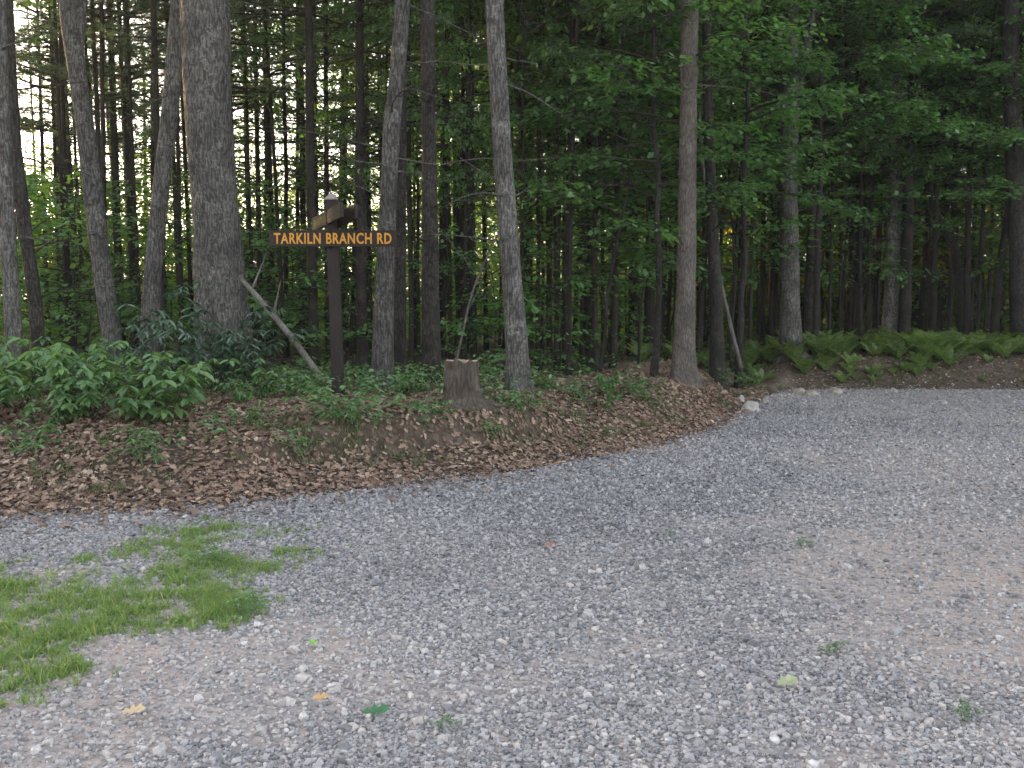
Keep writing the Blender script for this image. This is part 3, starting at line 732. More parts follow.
def grassy(X, Y):
    """density of the grass patch at the left"""
    pxy = np.array(proj(X, Y, 0*X)); px, py = pxy
    n = vnoise(X, Y, 2.2, 30)*.5+vnoise(X, Y, 6, 31)*.3+vnoise(X, Y, 14, 32)*.25
    cy = 610+(px-100)*-.24
    d = 1-np.abs((py-cy)/np.where(py < cy, 48, 62))-np.clip((px-215)/90, 0, 9)
    a = sm(-.15, .7, d*1.0+.02+n*1.15)
    d2 = 1-np.abs((py-(552-(px-150)*.12))/14)-np.clip(np.abs(px-180)/110-.3, 0, 9)
    b = .5*sm(.0, .8, d2+n*.9)
    d3 = 1-np.abs((py-(688-px*.3))/34)-np.clip((px-75)/30, 0, 9)
    c = .95*sm(.0, .6, d3+n)
    return np.clip(np.maximum(np.maximum(a, b), c), 0, 1)
def gravel():
    rg = np.random.default_rng(44); out = []
    n = 310000
    Y = rg.uniform(0, 1, n)**1.25*6.9+2.2; X = rg.uniform(-1, 1, n)*(Y*.60+1.6)
    keep = (rg.random(n) < (1-.72*sandy(X, Y))) & (rg.random(n) > sm(6.6, 9.1, Y)) & (Y-ye(X) < .05+.1*vnoise(X, Y, 2.0, 77)) & (rg.random(n) > grassy(X, Y)*.45)
    X, Y = X[keep], Y[keep]; a = (X, Y, rg.lognormal(math.log(.0095), .38, len(X)), True)
    n = 430000
    Y2 = 6.2+rg.uniform(0, 1, n)**.95*12.5; X2 = rg.uniform(-1, 1, n)*(Y2*.56+1.5)
    s2 = Y2-ye(X2)
    keep = (rg.random(n) < (1-.6*sandy(X2, Y2))*sm(6.0, 8.2, Y2)) & (s2 < rg.exponential(.16, n)-.02+.1*vnoise(X2, Y2, 2.0, 77))
    X2, Y2 = X2[keep], Y2[keep]; b = (X2, Y2, rg.lognormal(math.log(.0130), .38, len(X2)), False)
    Vs = []; Ts = []; As = []; n0 = 0
    for (X_, Y_, s_, f_) in (a, b):
        V, T, A = scatter_stones(X_, Y_, np.clip(s_, .004, .034), f_, rg); Vs.append(V); Ts.append(T+n0); As.append(A); n0 += len(V)
    print('stones', len(a[0]), len(b[0]))
    obj('gravel', mesh('gravel', np.vstack(Vs), np.vstack(Ts), [M['stone']], attr=np.concatenate(As)), label='loose crushed grey stone covering the road', cat='gravel', kind='stuff')
gravel()

# ------------------------------------------------------------------ leaf litter
def litter():
    rg = np.random.default_rng(55); Xs = []; Ys = []
    n = 150000; X = rg.uniform(-9.5, 4.6, n); s = rg.uniform(-.8, 5, n); Y = ye(X)+s
    wc = sm(-2.5, -1.9, X)*(1-sm(.0, .8, X)); cutf = wc*sm(.7, .85, s)*(1-sm(1.3, 1.8, s))
    p = np.where(s < 0, .4*np.exp(s*4.5), np.where(s < 3, .8, .35))*(1-.4*cutf)
    p = p*(.55+.45*np.clip(vnoise(X, Y, 1.3, 40)*1.6+.6, 0, 1))*np.where(X > 3, .4, 1)
    k = rg.random(n) < p; Xs.append(X[k]); Ys.append(Y[k])
    n = 9000; X = rg.uniform(4.6, 16, n); s = rg.uniform(-.1, 3.0, n); k = rg.random(n) < .5; Xs.append(X[k]); Ys.append((ye(X)+s)[k])
    n = 9000; X = rg.uniform(-10, 14, n); Y = rg.uniform(12, 30, n); k = (Y > ye(X)+3); Xs.append(X[k]); Ys.append(Y[k])
    X = np.concatenate(Xs); Y = np.concatenate(Ys); n = len(X); Z = height(X, Y)+rg.uniform(.002, .03, n)
    a = rg.uniform(0, 6.28, n); D = np.stack([np.cos(a), np.sin(a), rg.normal(0, .25, n)], 1)
    e = .02; gx = (height(X+e, Y)-height(X-e, Y))/(2*e); gy = (height(X, Y+e)-height(X, Y-e))/(2*e)
    U = unit(np.stack([-gx, -gy, np.ones(n)], 1))+rg.normal(0, .38, (n, 3))
    D = D+np.array([0, 0, 1.])*(gx*D[:, 0]+gy*D[:, 1])[:, None]
    ln = np.clip(rg.lognormal(math.log(.047), .33, n), .025, .10)
    V, T, A = leaves(np.stack([X, Y, Z], 1)-D*ln[:, None]*.5, D, U, ln, ln*rg.uniform(.7, 1.1, n), OAK, np.clip(rg.beta(2, 2.6, n), 0, 1))
    print('litter', n)
    obj('dead_leaves', mesh('dead_leaves', V, T, [M['litter']], attr=A), label='brown dead leaves lying over the bank and its foot', cat='leaf litter', kind='stuff')
litter()

# ------------------------------------------------------------------ grass patch, moss and low weeds
def blades(X, Y, hgt, wdt, name, mat, label, cat, rg, lean=.45):
    n = len(X); Z = height(X, Y); a = rg.uniform(0, 6.28, n); h = hgt*rg.uniform(.5, 1.3, n)
    l = rg.normal(0, lean, (n, 2))
    B = np.stack([X, Y, Z], 1); side = np.stack([np.cos(a), np.sin(a), 0*a], 1)*wdt
    mid = B+np.stack([l[:, 0]*h*.35, l[:, 1]*h*.35, h*.6], 1); tip = B+np.stack([l[:, 0]*h, l[:, 1]*h, h*.95], 1)
    V = np.stack([B-side, B+side, mid-side*.7, mid+side*.7, tip], 1).reshape(-1, 3)
    T = (np.arange(n)[:, None, None]*5+np.array([(0, 1, 3), (0, 3, 2), (2, 3, 4)])[None]).reshape(-1, 3)
    obj(name, mesh(name, V, T, [mat], attr=np.repeat(rg.random(n), 5)), label=label, cat=cat, kind='stuff')
rg = np.random.default_rng(66)
n = 62000; X = rg.uniform(-5.2, -.8, n); Y = rg.uniform(3.2, 7.4, n)
k = rg.random(n) < grassy(X, Y)**1.2*(.25+.75*np.clip(.5+vnoise(X, Y, 7, 34)*1.3, 0, 1)); X, Y = X[k], Y[k]
nb_ = rg.integers(4, 15, len(X)); th_ = rg.lognormal(0, .38, len(X))
Xb = np.repeat(X, nb_)+rg.normal(0, .009, nb_.sum()); Yb = np.repeat(Y, nb_)+rg.normal(0, .009, nb_.sum()); hb = np.repeat(th_, nb_)*.033
print('grass', len(Xb))
blades(Xb, Yb, hb, .0017, 'grass', M['grass'], 'short bright green grass growing up through the gravel', 'grass', rg, .6)
# low weeds and moss on the bank
n = 210000; X = rg.uniform(-4, 4.2, n); s = rg.uniform(.45, 4, n); Y = ye(X)+s
d = vnoise(X, Y, 1.1, 50)*.5+vnoise(X, Y, 3.5, 51)*.5+vnoise(X, Y, 9, 52)*.35
wc = sm(-2.6, -2.0, X)*(1-sm(.0, 1.0, X))
p = sm(.05, .6, d-.12+wc*.35*(sm(.6, .9, s)*(1-sm(1.6, 2.2, s)))+.1*sm(2.0, 3, s))
k = rg.random(n) < np.where(s < 2.2, p*.85, p*.3)*np.clip(.45+1.5*vnoise(X, Y, 13, 58)+.5*vnoise(X, Y, 5, 59), .04, 1); X, Y = X[k], Y[k]
blades(X, Y, .06, .003, 'moss_and_weeds', M['moss'], 'olive moss, thin grass and low weeds over the cut edge of the bank', 'weeds', rg, .8)
n = 60000; X = rg.uniform(4.4, 15, n); s = rg.uniform(.15, 2.6, n); Y = ye(X)+s
k = rg.random(n) < .7*sm(.0, .6, vnoise(X, Y, 1.5, 56)*.7+vnoise(X, Y, 5, 57)*.5); X, Y = X[k], Y[k]
blades(X, Y, .10, .004, 'bank_weeds', M['moss'], 'thin weeds over the dark soil below the ferns', 'weeds', rg, .9)
# small ground leaves (ivy-like carpet) along the wood edge
def carpet():
    rg = np.random.default_rng(77); n = 24000
    X = rg.uniform(-9, 16, n); s = rg.uniform(.9, 12, n); Y = ye(X)+s
    d = vnoise(X, Y, .7, 60)*.6+vnoise(X, Y, 2.3, 61)*.4
    k = rg.random(n) < sm(-.1, .6, d)*sm(.7, 3.5, s)*np.where((X > 1) & (X < 4.6) & (Y < 19), .15, 1)
    X, Y = X[k], Y[k]; n = len(X); K = 4
    X = np.repeat(X, K)+rg.normal(0, .06, n*K); Y = np.repeat(Y, K)+rg.normal(0, .06, n*K); n = n*K
    Z = height(X, Y)+rg.uniform(.02, .26, n)
    D = rg.normal(0, 1, (n, 3))*np.array([1, 1, .3]); U = np.array([0, 0, 1.])+rg.normal(0, .3, (n, 3)); ln = rg.uniform(.04, .09, n)
    V, T, A = leaves(np.stack([X, Y, Z], 1), D, U, ln, ln*.6, LEAF6, rg.random(n))
    obj('undergrowth', mesh('undergrowth', V, T, [M['leaf_shrub']], attr=A), label='low green leaf cover on the floor of the wood', cat='undergrowth', kind='stuff')
carpet()

# ------------------------------------------------------------------ ferns on the right bank
def fern_mesh(seed):
    rg = np.random.default_rng(seed); mb = MB(); C = []; D = []; U = []; ln = []; wd_ = []
    for f in range(9):
        a = f/9*6.28+rg.uniform(-.3, .3); Lf = rg.uniform(.4, .7); k = 14
        P = curve_pts((0, 0, 0), (math.cos(a)*.45, math.sin(a)*.45, 1), Lf, k, (math.cos(a)*.9, math.sin(a)*.9, -1.1), .02, rg)
        mb.tube(P, np.linspace(.004, .001, k), 3, 1, caps=False)
        for j in range(2, k):
            for u_ in (0, .5):
                if j == k-1 and u_: continue
                p = P[j] if not u_ else (P[j]+P[min(j+1, k-1)])/2
                d = unit(P[j]-P[j-1]); sd_ = unit(np.cross(d, (0, 0, 1))); up = np.cross(sd_, d)
                t_ = (j+u_)/(k-1); l_ = .13*math.sin(min(1, t_*1.25)*math.pi*.5+.0)*(1.12-t_)**.7*2*.75
                for s_ in (-1, 1):
                    C.append(p); D.append(sd_*s_+d*.45+up*-.1); U.append(up+rg.normal(0, .12, 3)); ln.append(l_); wd_.append(.014)
    V, T, A = leaves(C, D, U, np.array(ln), np.array(wd_), (np.array([(0, .4, 0), (0, -.4, 0), (.5, .5, .03), (.5, -.5, .03), (1, 0, -.05)]), np.array([(0, 1, 3), (0, 3, 2), (2, 3, 4)])), rg.random(len(C)))
    mb.add(V, T, 0, A); return mb.mesh('fern', [M['leaf_fern'], M['twig']])
FERN = [fern_mesh(300+i) for i in range(4)]
rg = np.random.default_rng(88); k = 0; spots = []
while len(spots) < 190:
    x = rg.uniform(4.3, 14.5); s = rg.beta(1.5, 1.7)*3.4+.3; y = float(ye(x))+s
    if x < 5.2 and rg.random() < .4: continue
    if s < 1.0 and rg.random() < .5: continue
    spots.append((x, y, rg.uniform(.6, 1.15)))
for q in range(60):
    x = rg.uniform(5.4, 14.5); spots.append((x, float(ye(x))+rg.uniform(.3, 1.1), rg.uniform(.3, .6)))
for q in range(14): spots.append((rg.uniform(2.2, 4.2), rg.uniform(18.8, 21), rg.uniform(.6, .9)))
spots.sort(key=lambda q: proj(q[0], q[1], .6)[0]); fc = {}
for (x, y, s) in spots:
    px = proj(x, y, .6)[0]
    w = ('by the corner trunk' if px < 830 else 'before the tilting pine' if px < 890 else
         'before the snaking tree' if px < 960 else 'beyond the snaking tree')
    row = 'at the bank foot' if y-ye(x) < 1.5 else 'half way up the bank' if y-ye(x) < 2.6 else 'along the bank top'
    fc[(row, w)] = fc.get((row, w), 0)+1
    o = obj('fern', FERN[rg.integers(0, 4)], label=f"{ORD[fc[(row, w)]-1]} fern from left {row}, {w}", cat='fern', group='ferns %s, %s' % (row, w))
    o.location = (x, y, hz(x, y)); sc_ = s; o.scale = (sc_, sc_, sc_); o.rotation_euler = (rg.normal(0, .12), rg.normal(0, .12), rg.uniform(0, 6.28))

# ------------------------------------------------------------------ leafy shrubs on the bank
def shrub_mesh(seed, nst, H, spread, lsize, mat, droop=.55, whorl=7, tpl=LEAF6, ratio=.42):
    rg = np.random.default_rng(seed); st = MB(); C = []; D = []; U = []
    for i in range(nst):
        a = rg.uniform(0, 6.28); o_ = rg.uniform(.3, 1)
        P = curve_pts((rg.normal(0, .06), rg.normal(0, .06), -.05), (math.cos(a)*spread*o_, math.sin(a)*spread*o_, 1), H*rg.uniform(.65, 1.25), 9, (math.cos(a)*.3, math.sin(a)*.3, -.35), .1, rg)
        st.tube(P, np.linspace(.007, .002, 9), 5)
        for j in range(3, 9):
            for b in range(2):
                aa = rg.uniform(0, 6.28); tip = P[j]
                if rg.random() < .7:
                    Q_ = curve_pts(P[j], (math.cos(aa), math.sin(aa), .35), rg.uniform(.1, .28), 4, (0, 0, -.5), .1, rg)
                    st.tube(Q_, np.linspace(.003, .0015, 4), 3, caps=False); tip = Q_[-1]
                w = whorl if rg.random() < .8 else 3
                for q in range(w):
                    th = aa+(q/w-.5)*4.6+rg.normal(0, .12)
                    C.append(tip+rg.normal(0, .008, 3)); D.append((math.cos(th), math.sin(th), -droop*rg.uniform(.3, 1.3))); U.append((rg.normal(0, .2), rg.normal(0, .2), 1))
    n = len(C); ln = lsize*rg.uniform(.65, 1.2, n)
    V, T, A = leaves(C, D, U, ln, ln*ratio, tpl, np.clip(rg.normal(.5, .22, n), 0, 1))
    return st.mesh('shrub_stem', [M['twig'] if H > .5 else M['leaf_shrub']]), mesh('shrub_foliage', V, T, [M[mat]], attr=A, smooth=False)
HK = [shrub_mesh(400+i, (4, 5, 6)[i], .58, .8, (.135, .10, .082)[i], 'leaf_shrub', (.55, .4, .5)[i], (5, 7, 6)[i], LEAF6, (.55, .45, .6)[i]) for i in range(3)]
RH = [shrub_mesh(420+i, 9, 1.25, .6, .15, 'leaf_dark', .5, 7, LEAF6, .34) for i in range(2)]
SD = [shrub_mesh(440+i, 3, .28, .5, .07, 'leaf_shrub', .35, 5, LEAF6, .5) for i in range(3)]
def shrub(name, pair, px, Y, s, label, group=None, cat='shrub', dz=0):
    p = at(px, 400, Y); r = obj(name, None, label=label, cat=cat, group=group)
    r.location = (p.x, Y, hz(p.x, Y)+dz); r.scale = (s, s, s); r.rotation_euler = (0, 0, rg.uniform(0, 6.28))
    obj('stem', pair[0], r); obj('foliage', pair[1], r); return r
LS = [(-30,9.4,1.1,'broad-leaved shrub half out of the picture at the edge of the bank'),
      (15,9.5,1.0,'bright leafy shrub in front of the lichen-flecked edge pine'),
      (45,9.0,.85,'low drooping shrub nearest the leaf litter below the edge pines'),
      (75,9.8,1.0,'fresh green shrub in front of the dark leaning edge pine'),
      (100,9.2,.9,'drooping shrub over the leaf litter below the leaning grey trunk'),
      (128,9.9,.95,'leafy shrub at the foot of the leaning grey trunk'),
      (160,9.0,.95,'big-leaved shrub hanging lowest over the bank, below the bent trunk'),
      (182,9.5,.8,'leafy shrub between the bent trunk and the dark evergreen'),
      (0,10.6,1.1,'taller shrub right around the base of the lichen-flecked edge pine'),
      (60,11.0,1.0,'shrub growing between the dark edge pine and the leaning grey trunk'),
      (262,10.6,.75,'bright shrub in the gap between the thick oak and the leaning pole'),
      (290,10.9,.6,'small bright shrub under the lower end of the leaning pole'),
      (245,10.2,.5,'low shrub in front of the thick oak base'),
      (315,11.4,.5,'small shrub just left of the sign post foot'),
      (362,11.3,.5,'small shrub right of the sign post foot'),
      (405,11.4,.5,'thin-leaved shrub at the base of the crooked lichen pine'),
      (490,12.8,.7,'leafy shrub behind the stump beside the lichened pine'),
      (548,12.6,.5,'small bright shrub right of the lichened pine base'),
      (600,12.7,.55,'leafy shrub on the mound edge halfway to the pale trunk'),
      (575,12.4,.4,'low shrub at the shaded back of the mound'),
      (640,13.4,.5,'shrub just left of the pale mound trunk'),
      (745,17.5,.6,'shrub at the start of the dirt track behind the pale mound trunk'),
      (720,16,.6,'shrub at the foot of the shadowy pine')]
for i, (px, Y, s, lab) in enumerate(LS): shrub('leafy_shrub', HK[i % 3] if i > 7 else HK[(0, 0, 1)[i % 3]], px, Y, s*(1.12 if i < 10 else 1), lab, 'leafy shrubs along the bank')
for i, (px, Y, s, lab) in enumerate([(215,11.2,.95,'dark leathery evergreen bush hiding the foot of the thick oak'),
      (250,11.8,.7,'dark evergreen bush on the sign side of the thick oak'),
      (180,11.6,.75,'dark evergreen bush between the bent trunk and the thick oak')]):
    shrub('evergreen_bush', RH[i % 2], px, Y, s, lab, 'dark evergreen bushes round the thick oak', 'bush')
for i, (px, py, s, lab) in enumerate([(525,415,.9,'grey-green seedling on the mound right of the stump roots'),(240,432,.9,'seedling standing in dead leaves below the oak'),(152,462,1,'seedling in the leaf litter below the drooping shrub'),
      (20,455,1,'seedling in dead leaves near the picture edge'),(490,437,.6,'tiny pale seedling below the stump'),(330,418,1.1,'seedling hanging on the cut bank below the sign'),
      (365,425,1.1,'seedling on the cut bank left of the stump'),(600,410,.9,'seedling among leaves in the middle of the mound'),(640,400,.8,'seedling near the pale mound trunk'),(430,428,.9,'seedling at the lip of the cut bank before the stump'),
      (300,455,.8,'seedling low in the leaf litter below the sign')]):
    p = hit(px, py)
    r = obj('seedling', None, label=lab, cat='seedling', group='seedlings on the bank'); r.location = (p.x, p.y, hz(p.x, p.y)); r.scale = (s,)*3; r.rotation_euler = (0, 0, rg.uniform(0, 6))
    obj('stem', SD[i % 3][0], r); obj('foliage', SD[i % 3][1], r)

# ------------------------------------------------------------------ sign
def simple(name, col, rough=.8, nscale=40, amt=.25, bumpd=.003, stretch=(1, 1, 1)):
    m, nt = NT(name); tc = N(nt, 'ShaderNodeTexCoord'); mp = N(nt, 'ShaderNodeMapping'); mp.inputs['Scale'].default_value = stretch
    L(nt, tc.outputs['Object'], mp.inputs[0])
    n = N(nt, 'ShaderNodeTexNoise', i_Scale=float(nscale), i_Detail=5.0, i_Roughness=.65); L(nt, mp.outputs[0], n.inputs['Vector'])
    lo = tuple(c*(1-amt) for c in col); hi = tuple(min(1, c*(1+amt)) for c in col)
    r_ = ramp(nt, n.outputs[0], [(.3, lo), (.7, hi)])
    finish(nt, r_.outputs[0], rough, n.outputs[0], .4, bumpd, .25); return m
M['post'] = simple('stained_post_wood', (.022, .0165, .0145), .85, 30, .4, .004, (4, 4, .4))
M['board'] = simple('dark_brown_board', (.020, .013, .011), .7, 30, .4, .003, (.4, 4, 4))
M['board2'] = simple('faded_brown_board', (.027, .021, .013), .8, 30, .35, .003, (.4, 4, 4))
M['yellow'] = simple('orange_yellow_paint', (.46, .215, .03), .7, 25, .2, .001)
M['yellow2'] = simple('faded_yellow_paint', (.16, .115, .028), .8, 25, .3, .001)
M['cap'] = simple('weathered_post_top', (.2, .175, .165), .9, 40, .3)

def board(name, L_, H_, T_, mat, ch=.006):
    mb = MB(); mb.box((-L_/2, -T_/2, -H_/2), (L_/2, T_/2, H_/2)); me = mb.mesh(name, [mat])
    import bmesh
    bm = bmesh.new(); bm.from_mesh(me); bmesh.ops.bevel(bm, geom=bm.edges[:], offset=ch, segments=2, affect='EDGES'); bm.to_mesh(me); bm.free(); return me
def text_mesh(s, width, height_, mat, depth=.003, bold=.022):
    cu = bpy.data.curves.new('lettering', 'FONT'); cu.body = s; cu.size = 1; cu.extrude = depth; cu.offset = bold; cu.space_character = 1.12; cu.resolution_u = 3
    to = bpy.data.objects.new('lettering_source', cu); COL.objects.link(to)
    dg = bpy.context.evaluated_depsgraph_get(); me = bpy.data.meshes.new_from_object(to.evaluated_get(dg))
    bpy.data.objects.remove(to)
    co = np.zeros(len(me.vertices)*3, np.float32); me.vertices.foreach_get('co', co); co = co.reshape(-1, 3)
    lo, hi = co.min(0), co.max(0)
    co[:, 0] = (co[:, 0]-(lo[0]+hi[0])/2)*width/(hi[0]-lo[0]); co[:, 1] = (co[:, 1]-(lo[1]+hi[1])/2)*height_/(hi[1]-lo[1])
    me.vertices.foreach_set('co', co.ravel()); me.materials.clear(); me.materials.append(mat); me.update(); return me
YS = 11.2
pb = at(338.5, 396, YS); ptop = at(331.5, 200, YS)
sz0 = hz(pb.x, YS)
sg = obj('road_sign', None, label='brown wooden road sign post carrying the yellow lettered name board TARKILN BRANCH RD', cat='sign', loc=(pb.x, YS, sz0))
rel = lambda p: np.array([p.x-pb.x, p.y-YS, p.z-sz0])
q0 = rel(pb); q0[2] = -.3; q1 = rel(ptop)
lean_a = math.atan2(q1[0], q1[2]); Lp = math.hypot(q1[0], q1[2])
mb = MB(); h = .062
mb.box((-h, -h, -.35), (h, h, Lp)); pm = mb.mesh('sign_post', [M['post']])
import bmesh
bm = bmesh.new(); bm.from_mesh(pm); bmesh.ops.bevel(bm, geom=bm.edges[:], offset=.006, segments=1, affect='EDGES'); bm.to_mesh(pm); bm.free()
po = obj('post', pm, sg); po.rotation_euler = (0, lean_a, 0)
mb = MB(); hc = .066; zt = Lp+.001
mb.add([(-hc,-hc,zt),(hc,-hc,zt),(hc,hc,zt),(-hc,hc,zt),(-hc,-hc,zt+.012),(hc,-hc,zt+.012),(hc,hc,zt+.012),(-hc,hc,zt+.012),(0,0,zt+.085)],
       [(0,2,1),(0,3,2),(0,1,5),(0,5,4),(1,2,6),(1,6,5),(2,3,7),(2,7,6),(3,0,4),(3,4,7),(4,5,8),(5,6,8),(6,7,8),(7,4,8)])
cp = obj('post_cap', mb.mesh('post_cap', [M['cap']]), sg); cp.rotation_euler = (0, lean_a, 0)
YB = YS-.085
b0 = at(269.5, 238.5, YB); b1 = at(396.5, 238.5, YB); bl = (b1-b0).length; bc = (b0+b1)/2
bo = obj('name_board', board('name_board', bl, .178, .04, M['board']), sg); bo.location = rel(bc)
tm = text_mesh('TARKILN BRANCH RD', bl*.925, .122, M['yellow'])
te = obj('lettering', tm, bo); te.location = (0, -.0205, 0); te.rotation_euler = (math.pi/2, 0, 0)
# cross boards: one on each side of the post, running from behind-left to in front-right
from mathutils import Matrix
def cross(pa, pb2, name, mat, hgt):
    c0 = at(pa[0], pa[1], YS+.62); c1 = at(pb2[0], pb2[1], YS-.60); v = c1-c0; mc = (c0+c1)/2
    b = obj(name, board(name, v.length, hgt, .038, mat), sg)
    xa = v.normalized(); ya = Vector((0, 0, 1)).cross(xa).normalized(); za = xa.cross(ya)
    b.matrix_local = Matrix.Translation(Vector(rel(mc))) @ Matrix((xa, ya, za)).transposed().to_4x4()
    return b, v.length
b2, l2 = cross((313.5, 225.5), (342, 209.5), 'cross_board', M['board2'], .155)
b3, l3 = cross((328, 226.5), (356.5, 211), 'cross_board', M['board'], .155)  # far board takes the darker brown: its shadow side put into the colour
b2['label'] = 'faded brown side board with worn yellow lettering, seen almost end on'
b3['label'] = 'side board on the far side of the post, its shade painted dark'
mb = MB(); rgt = np.random.default_rng(3); xx = -l2*.42
while xx < l2*.18:       # worn, unreadable routed strokes
    wl = rgt.uniform(.035, .055)
    mb.box((xx, -.0212, -.045), (xx+.013, -.0188, .045))
    if rgt.random() < .8: mb.box((xx+.0131, -.0208, rgt.choice([-.045, -.006, .033])), (xx+wl, -.0188, rgt.choice([-.033, .006, .045])+.001))
    if rgt.random() < .6: mb.box((xx+wl+.0005, -.0211, -.04), (xx+wl+.0115, -.0188, .04))
    xx += wl+.04
obj('worn_lettering', mb.mesh('worn_lettering', [M['yellow2']]), b2)

# ------------------------------------------------------------------ stump
def stump():
    p = at(462, 412, 10.5); x, y = p.x, 10.5; z = hz(x, y); rgs = np.random.default_rng(5)
    N_ = 56; K = 30; V = []; T = []
    Hs = .50; rad_top = .178
    for i in range(K):
        f = i/(K-1); zz = -.12+f*(Hs+.12); hh = max(zz, 0)
        for j in range(N_):
            a = j/N_*6.283; c, s_ = math.cos(a), math.sin(a)
            root = max(0, math.cos((a+.45)*2.5))**3*.16+max(0, math.cos(a+.35))**6*.24
            r = rad_top*(1+.10*(1-f))+root*math.exp(-hh/.07)+.04*math.exp(-hh/.10)
            n1 = mnoise.noise(Vector((c*4, s_*4, zz*2.5))); n2 = mnoise.noise(Vector((c*9, s_*9, zz*3)))
            r *= 1+.08*n1-.16*abs(n2)
            V.append((c*r-.0, s_*r, zz+(.03*mnoise.noise(Vector((c*2, s_*2, 0))) if i == K-1 else 0)))
    for i in range(K-1):
        for j in range(N_):
            a0 = i*N_+j; a1 = i*N_+(j+1) % N_; T += [(a0, a1, a0+N_), (a1, a1+N_, a0+N_)]
    me = mesh('stump_bark', V, T, [M['stumpbark']], smooth=True)
    top = V[(K-1)*N_:]; V2 = [(a*.975, b*.975, c+.004) for a, b, c in top]+[(a*.5, b*.5, c+.002+rgs.normal(0, .003)) for a, b, c in top]+[(0, 0, Hs)]
    T2 = []
    for j in range(N_):
        j2 = (j+1) % N_; T2 += [(j, j2, N_+j), (j2, N_+j2, N_+j), (N_+j, N_+j2, 2*N_)]
    r = obj('tree_stump', None, label='sawn grey tree stump with spreading roots on top of the bank', cat='stump', loc=(x, y, z))
    obj('bark', me, r); obj('cut_top', mesh('stump_top', V2, T2, [M['stumptop']]), r)
    # surface roots
    mb = MB()
    for (ex, ey, l) in ((.62, .05, 1), (.5, -.12, 1), (-.3, -.12, 1)):
        st = np.array([.12*ex/abs(ex), -.05, .10]); en = np.array([ex, ey, hz(x+ex, y+ey)-z-.01]); k = 9; P = []
        for q in range(k):
            t_ = q/(k-1); pp = st*(1-t_)+en*t_; pp[1] += .05*math.sin(t_*5); zz = hz(x+pp[0], y+pp[1])-z
            pp[2] = zz*t_+.10*(1-t_)**2+.012*(1-t_) ; P.append(pp)
        mb.tube(P, np.linspace(.05, .012, k), 10, ridge=.05, seed=ex*9)
    obj('root', mb.mesh('stump_roots', [M['stumpbark']], smooth=True), r)
M['stumpbark'] = bark('weathered_stump_bark', (.03, .023, .018), (.10, .08, .064), (.19, .162, .138), (.22, .22, .18), .5, .8, 1.2)
M['stumptop'] = simple('sawn_end_grain', (.30, .235, .17), .9, 18, .35)
stump()

# ------------------------------------------------------------------ poles, dead wood, rocks
M['deadwood'] = bark('bleached_dead_wood', (.09, .08, .07), (.18, .16, .145), (.28, .26, .235), (.3, .32, .28), .3, 1.2)
M['deadbrown'] = bark('brown_dead_wood', (.04, .034, .03), (.09, .08, .07), (.15, .14, .125), (.2, .21, .18), .3, 1.2)
def stick(name, pts, r0, r1, label, cat, mat='deadwood', sides=10, extra=()):
    W = [at(*p) for p in pts]; o = W[0]; P = np.array([(w-o)[:] for w in W]); k = 22
    tt = np.linspace(0, 1, len(P)); P = np.stack([np.interp(np.linspace(0, 1, k), tt, P[:, c]) for c in range(3)], 1)
    e = np.pad(P, ((2, 2), (0, 0)), mode='edge'); P[1:-1] = np.stack([np.convolve(e[:, c], np.ones(5)/5, 'valid') for c in range(3)], 1)[1:-1]
    mb = MB(); mb.tube(P, np.linspace(r0, r1, k), sides, ridge=.06)
    for (i0, d, l) in extra:
        mb.tube(curve_pts(P[i0], d, l, 6, (0, 0, .1), .1, rng), np.linspace(r1*.7, .003, 6), 5)
    return obj(name, mb.mesh(name, [M[mat]], smooth=True), label=label, cat=cat, loc=o)
stick('leaning_pole', [(325,384,12.0),(290,335,12.1),(250,288,12.3),(228,268,12.4)], .045, .028, 'bleached dead pole leaning from the sign post foot towards the thick oak', 'dead pole', extra=((14, (.4, 0, .9), .5), (10, (.3, 0, .95), .45)))
stick('log', [(285,404,11.0),(325,399,10.9),(350,403,10.8)], .05, .04, 'short pale log on the bank top below the sign post', 'log', extra=())
stick('log', [(322,406,10.6),(345,409,10.55),(372,404,10.6)], .045, .05, 'whitish log lying just right of the sign post foot', 'log')
stick('curved_branch', [(402,425,10.4),(415,418,10.4),(424,405,10.4),(432,391,10.4)], .012, .007, 'bare curved branch rising left of the stump', 'branch')
stick('fallen_branch', [(449,390,15),(461,340,15),(472,290,15.2),(492,245,15.6),(508,215,16)], .024, .010, 'thin pale branch leaning behind the stump up to the lichened pine', 'branch', 'deadbrown', extra=((12, (-.5, 0, .8), 1.2), (8, (.5, 0, .8), 1)))
0 and stick('fallen_branch', [(470,370,15.5),(488,320,15.6),(510,270,15.6),(535,235,15.8)], .03, .015, 'darker branch crossing low behind the lichened pine', 'branch', 'bark_pine')
stick('bare_limb', [(398,158,12.0),(440,166,11.8),(450,162,11.7),(490,157,11.6),(520,162,11.55),(560,156,11.5)], .008, .002, 'thin bare grey limb stretching out from the crooked lichen pine', 'branch', 'deadbrown', extra=((14, (.6, -.2, -.4), .4), (17, (.6, .2, -.6), .5)))
stick('dead_branch', [(505,62,12.0),(470,66,11.9),(440,60,11.8),(415,64,11.8),(395,58,11.9)], .006, .003, 'thin dead branch high between the crooked pine and the lichened pine', 'branch', 'deadbrown')
stick('slanting_sapling', [(741,368,17),(729,320,17),(718,270,17),(708,210,17),(700,140,17),(697,60,17)], .038, .022, 'thin pale trunk slanting up beside the shadowy pine of the mound', 'sapling', 'bark_smooth', 12)
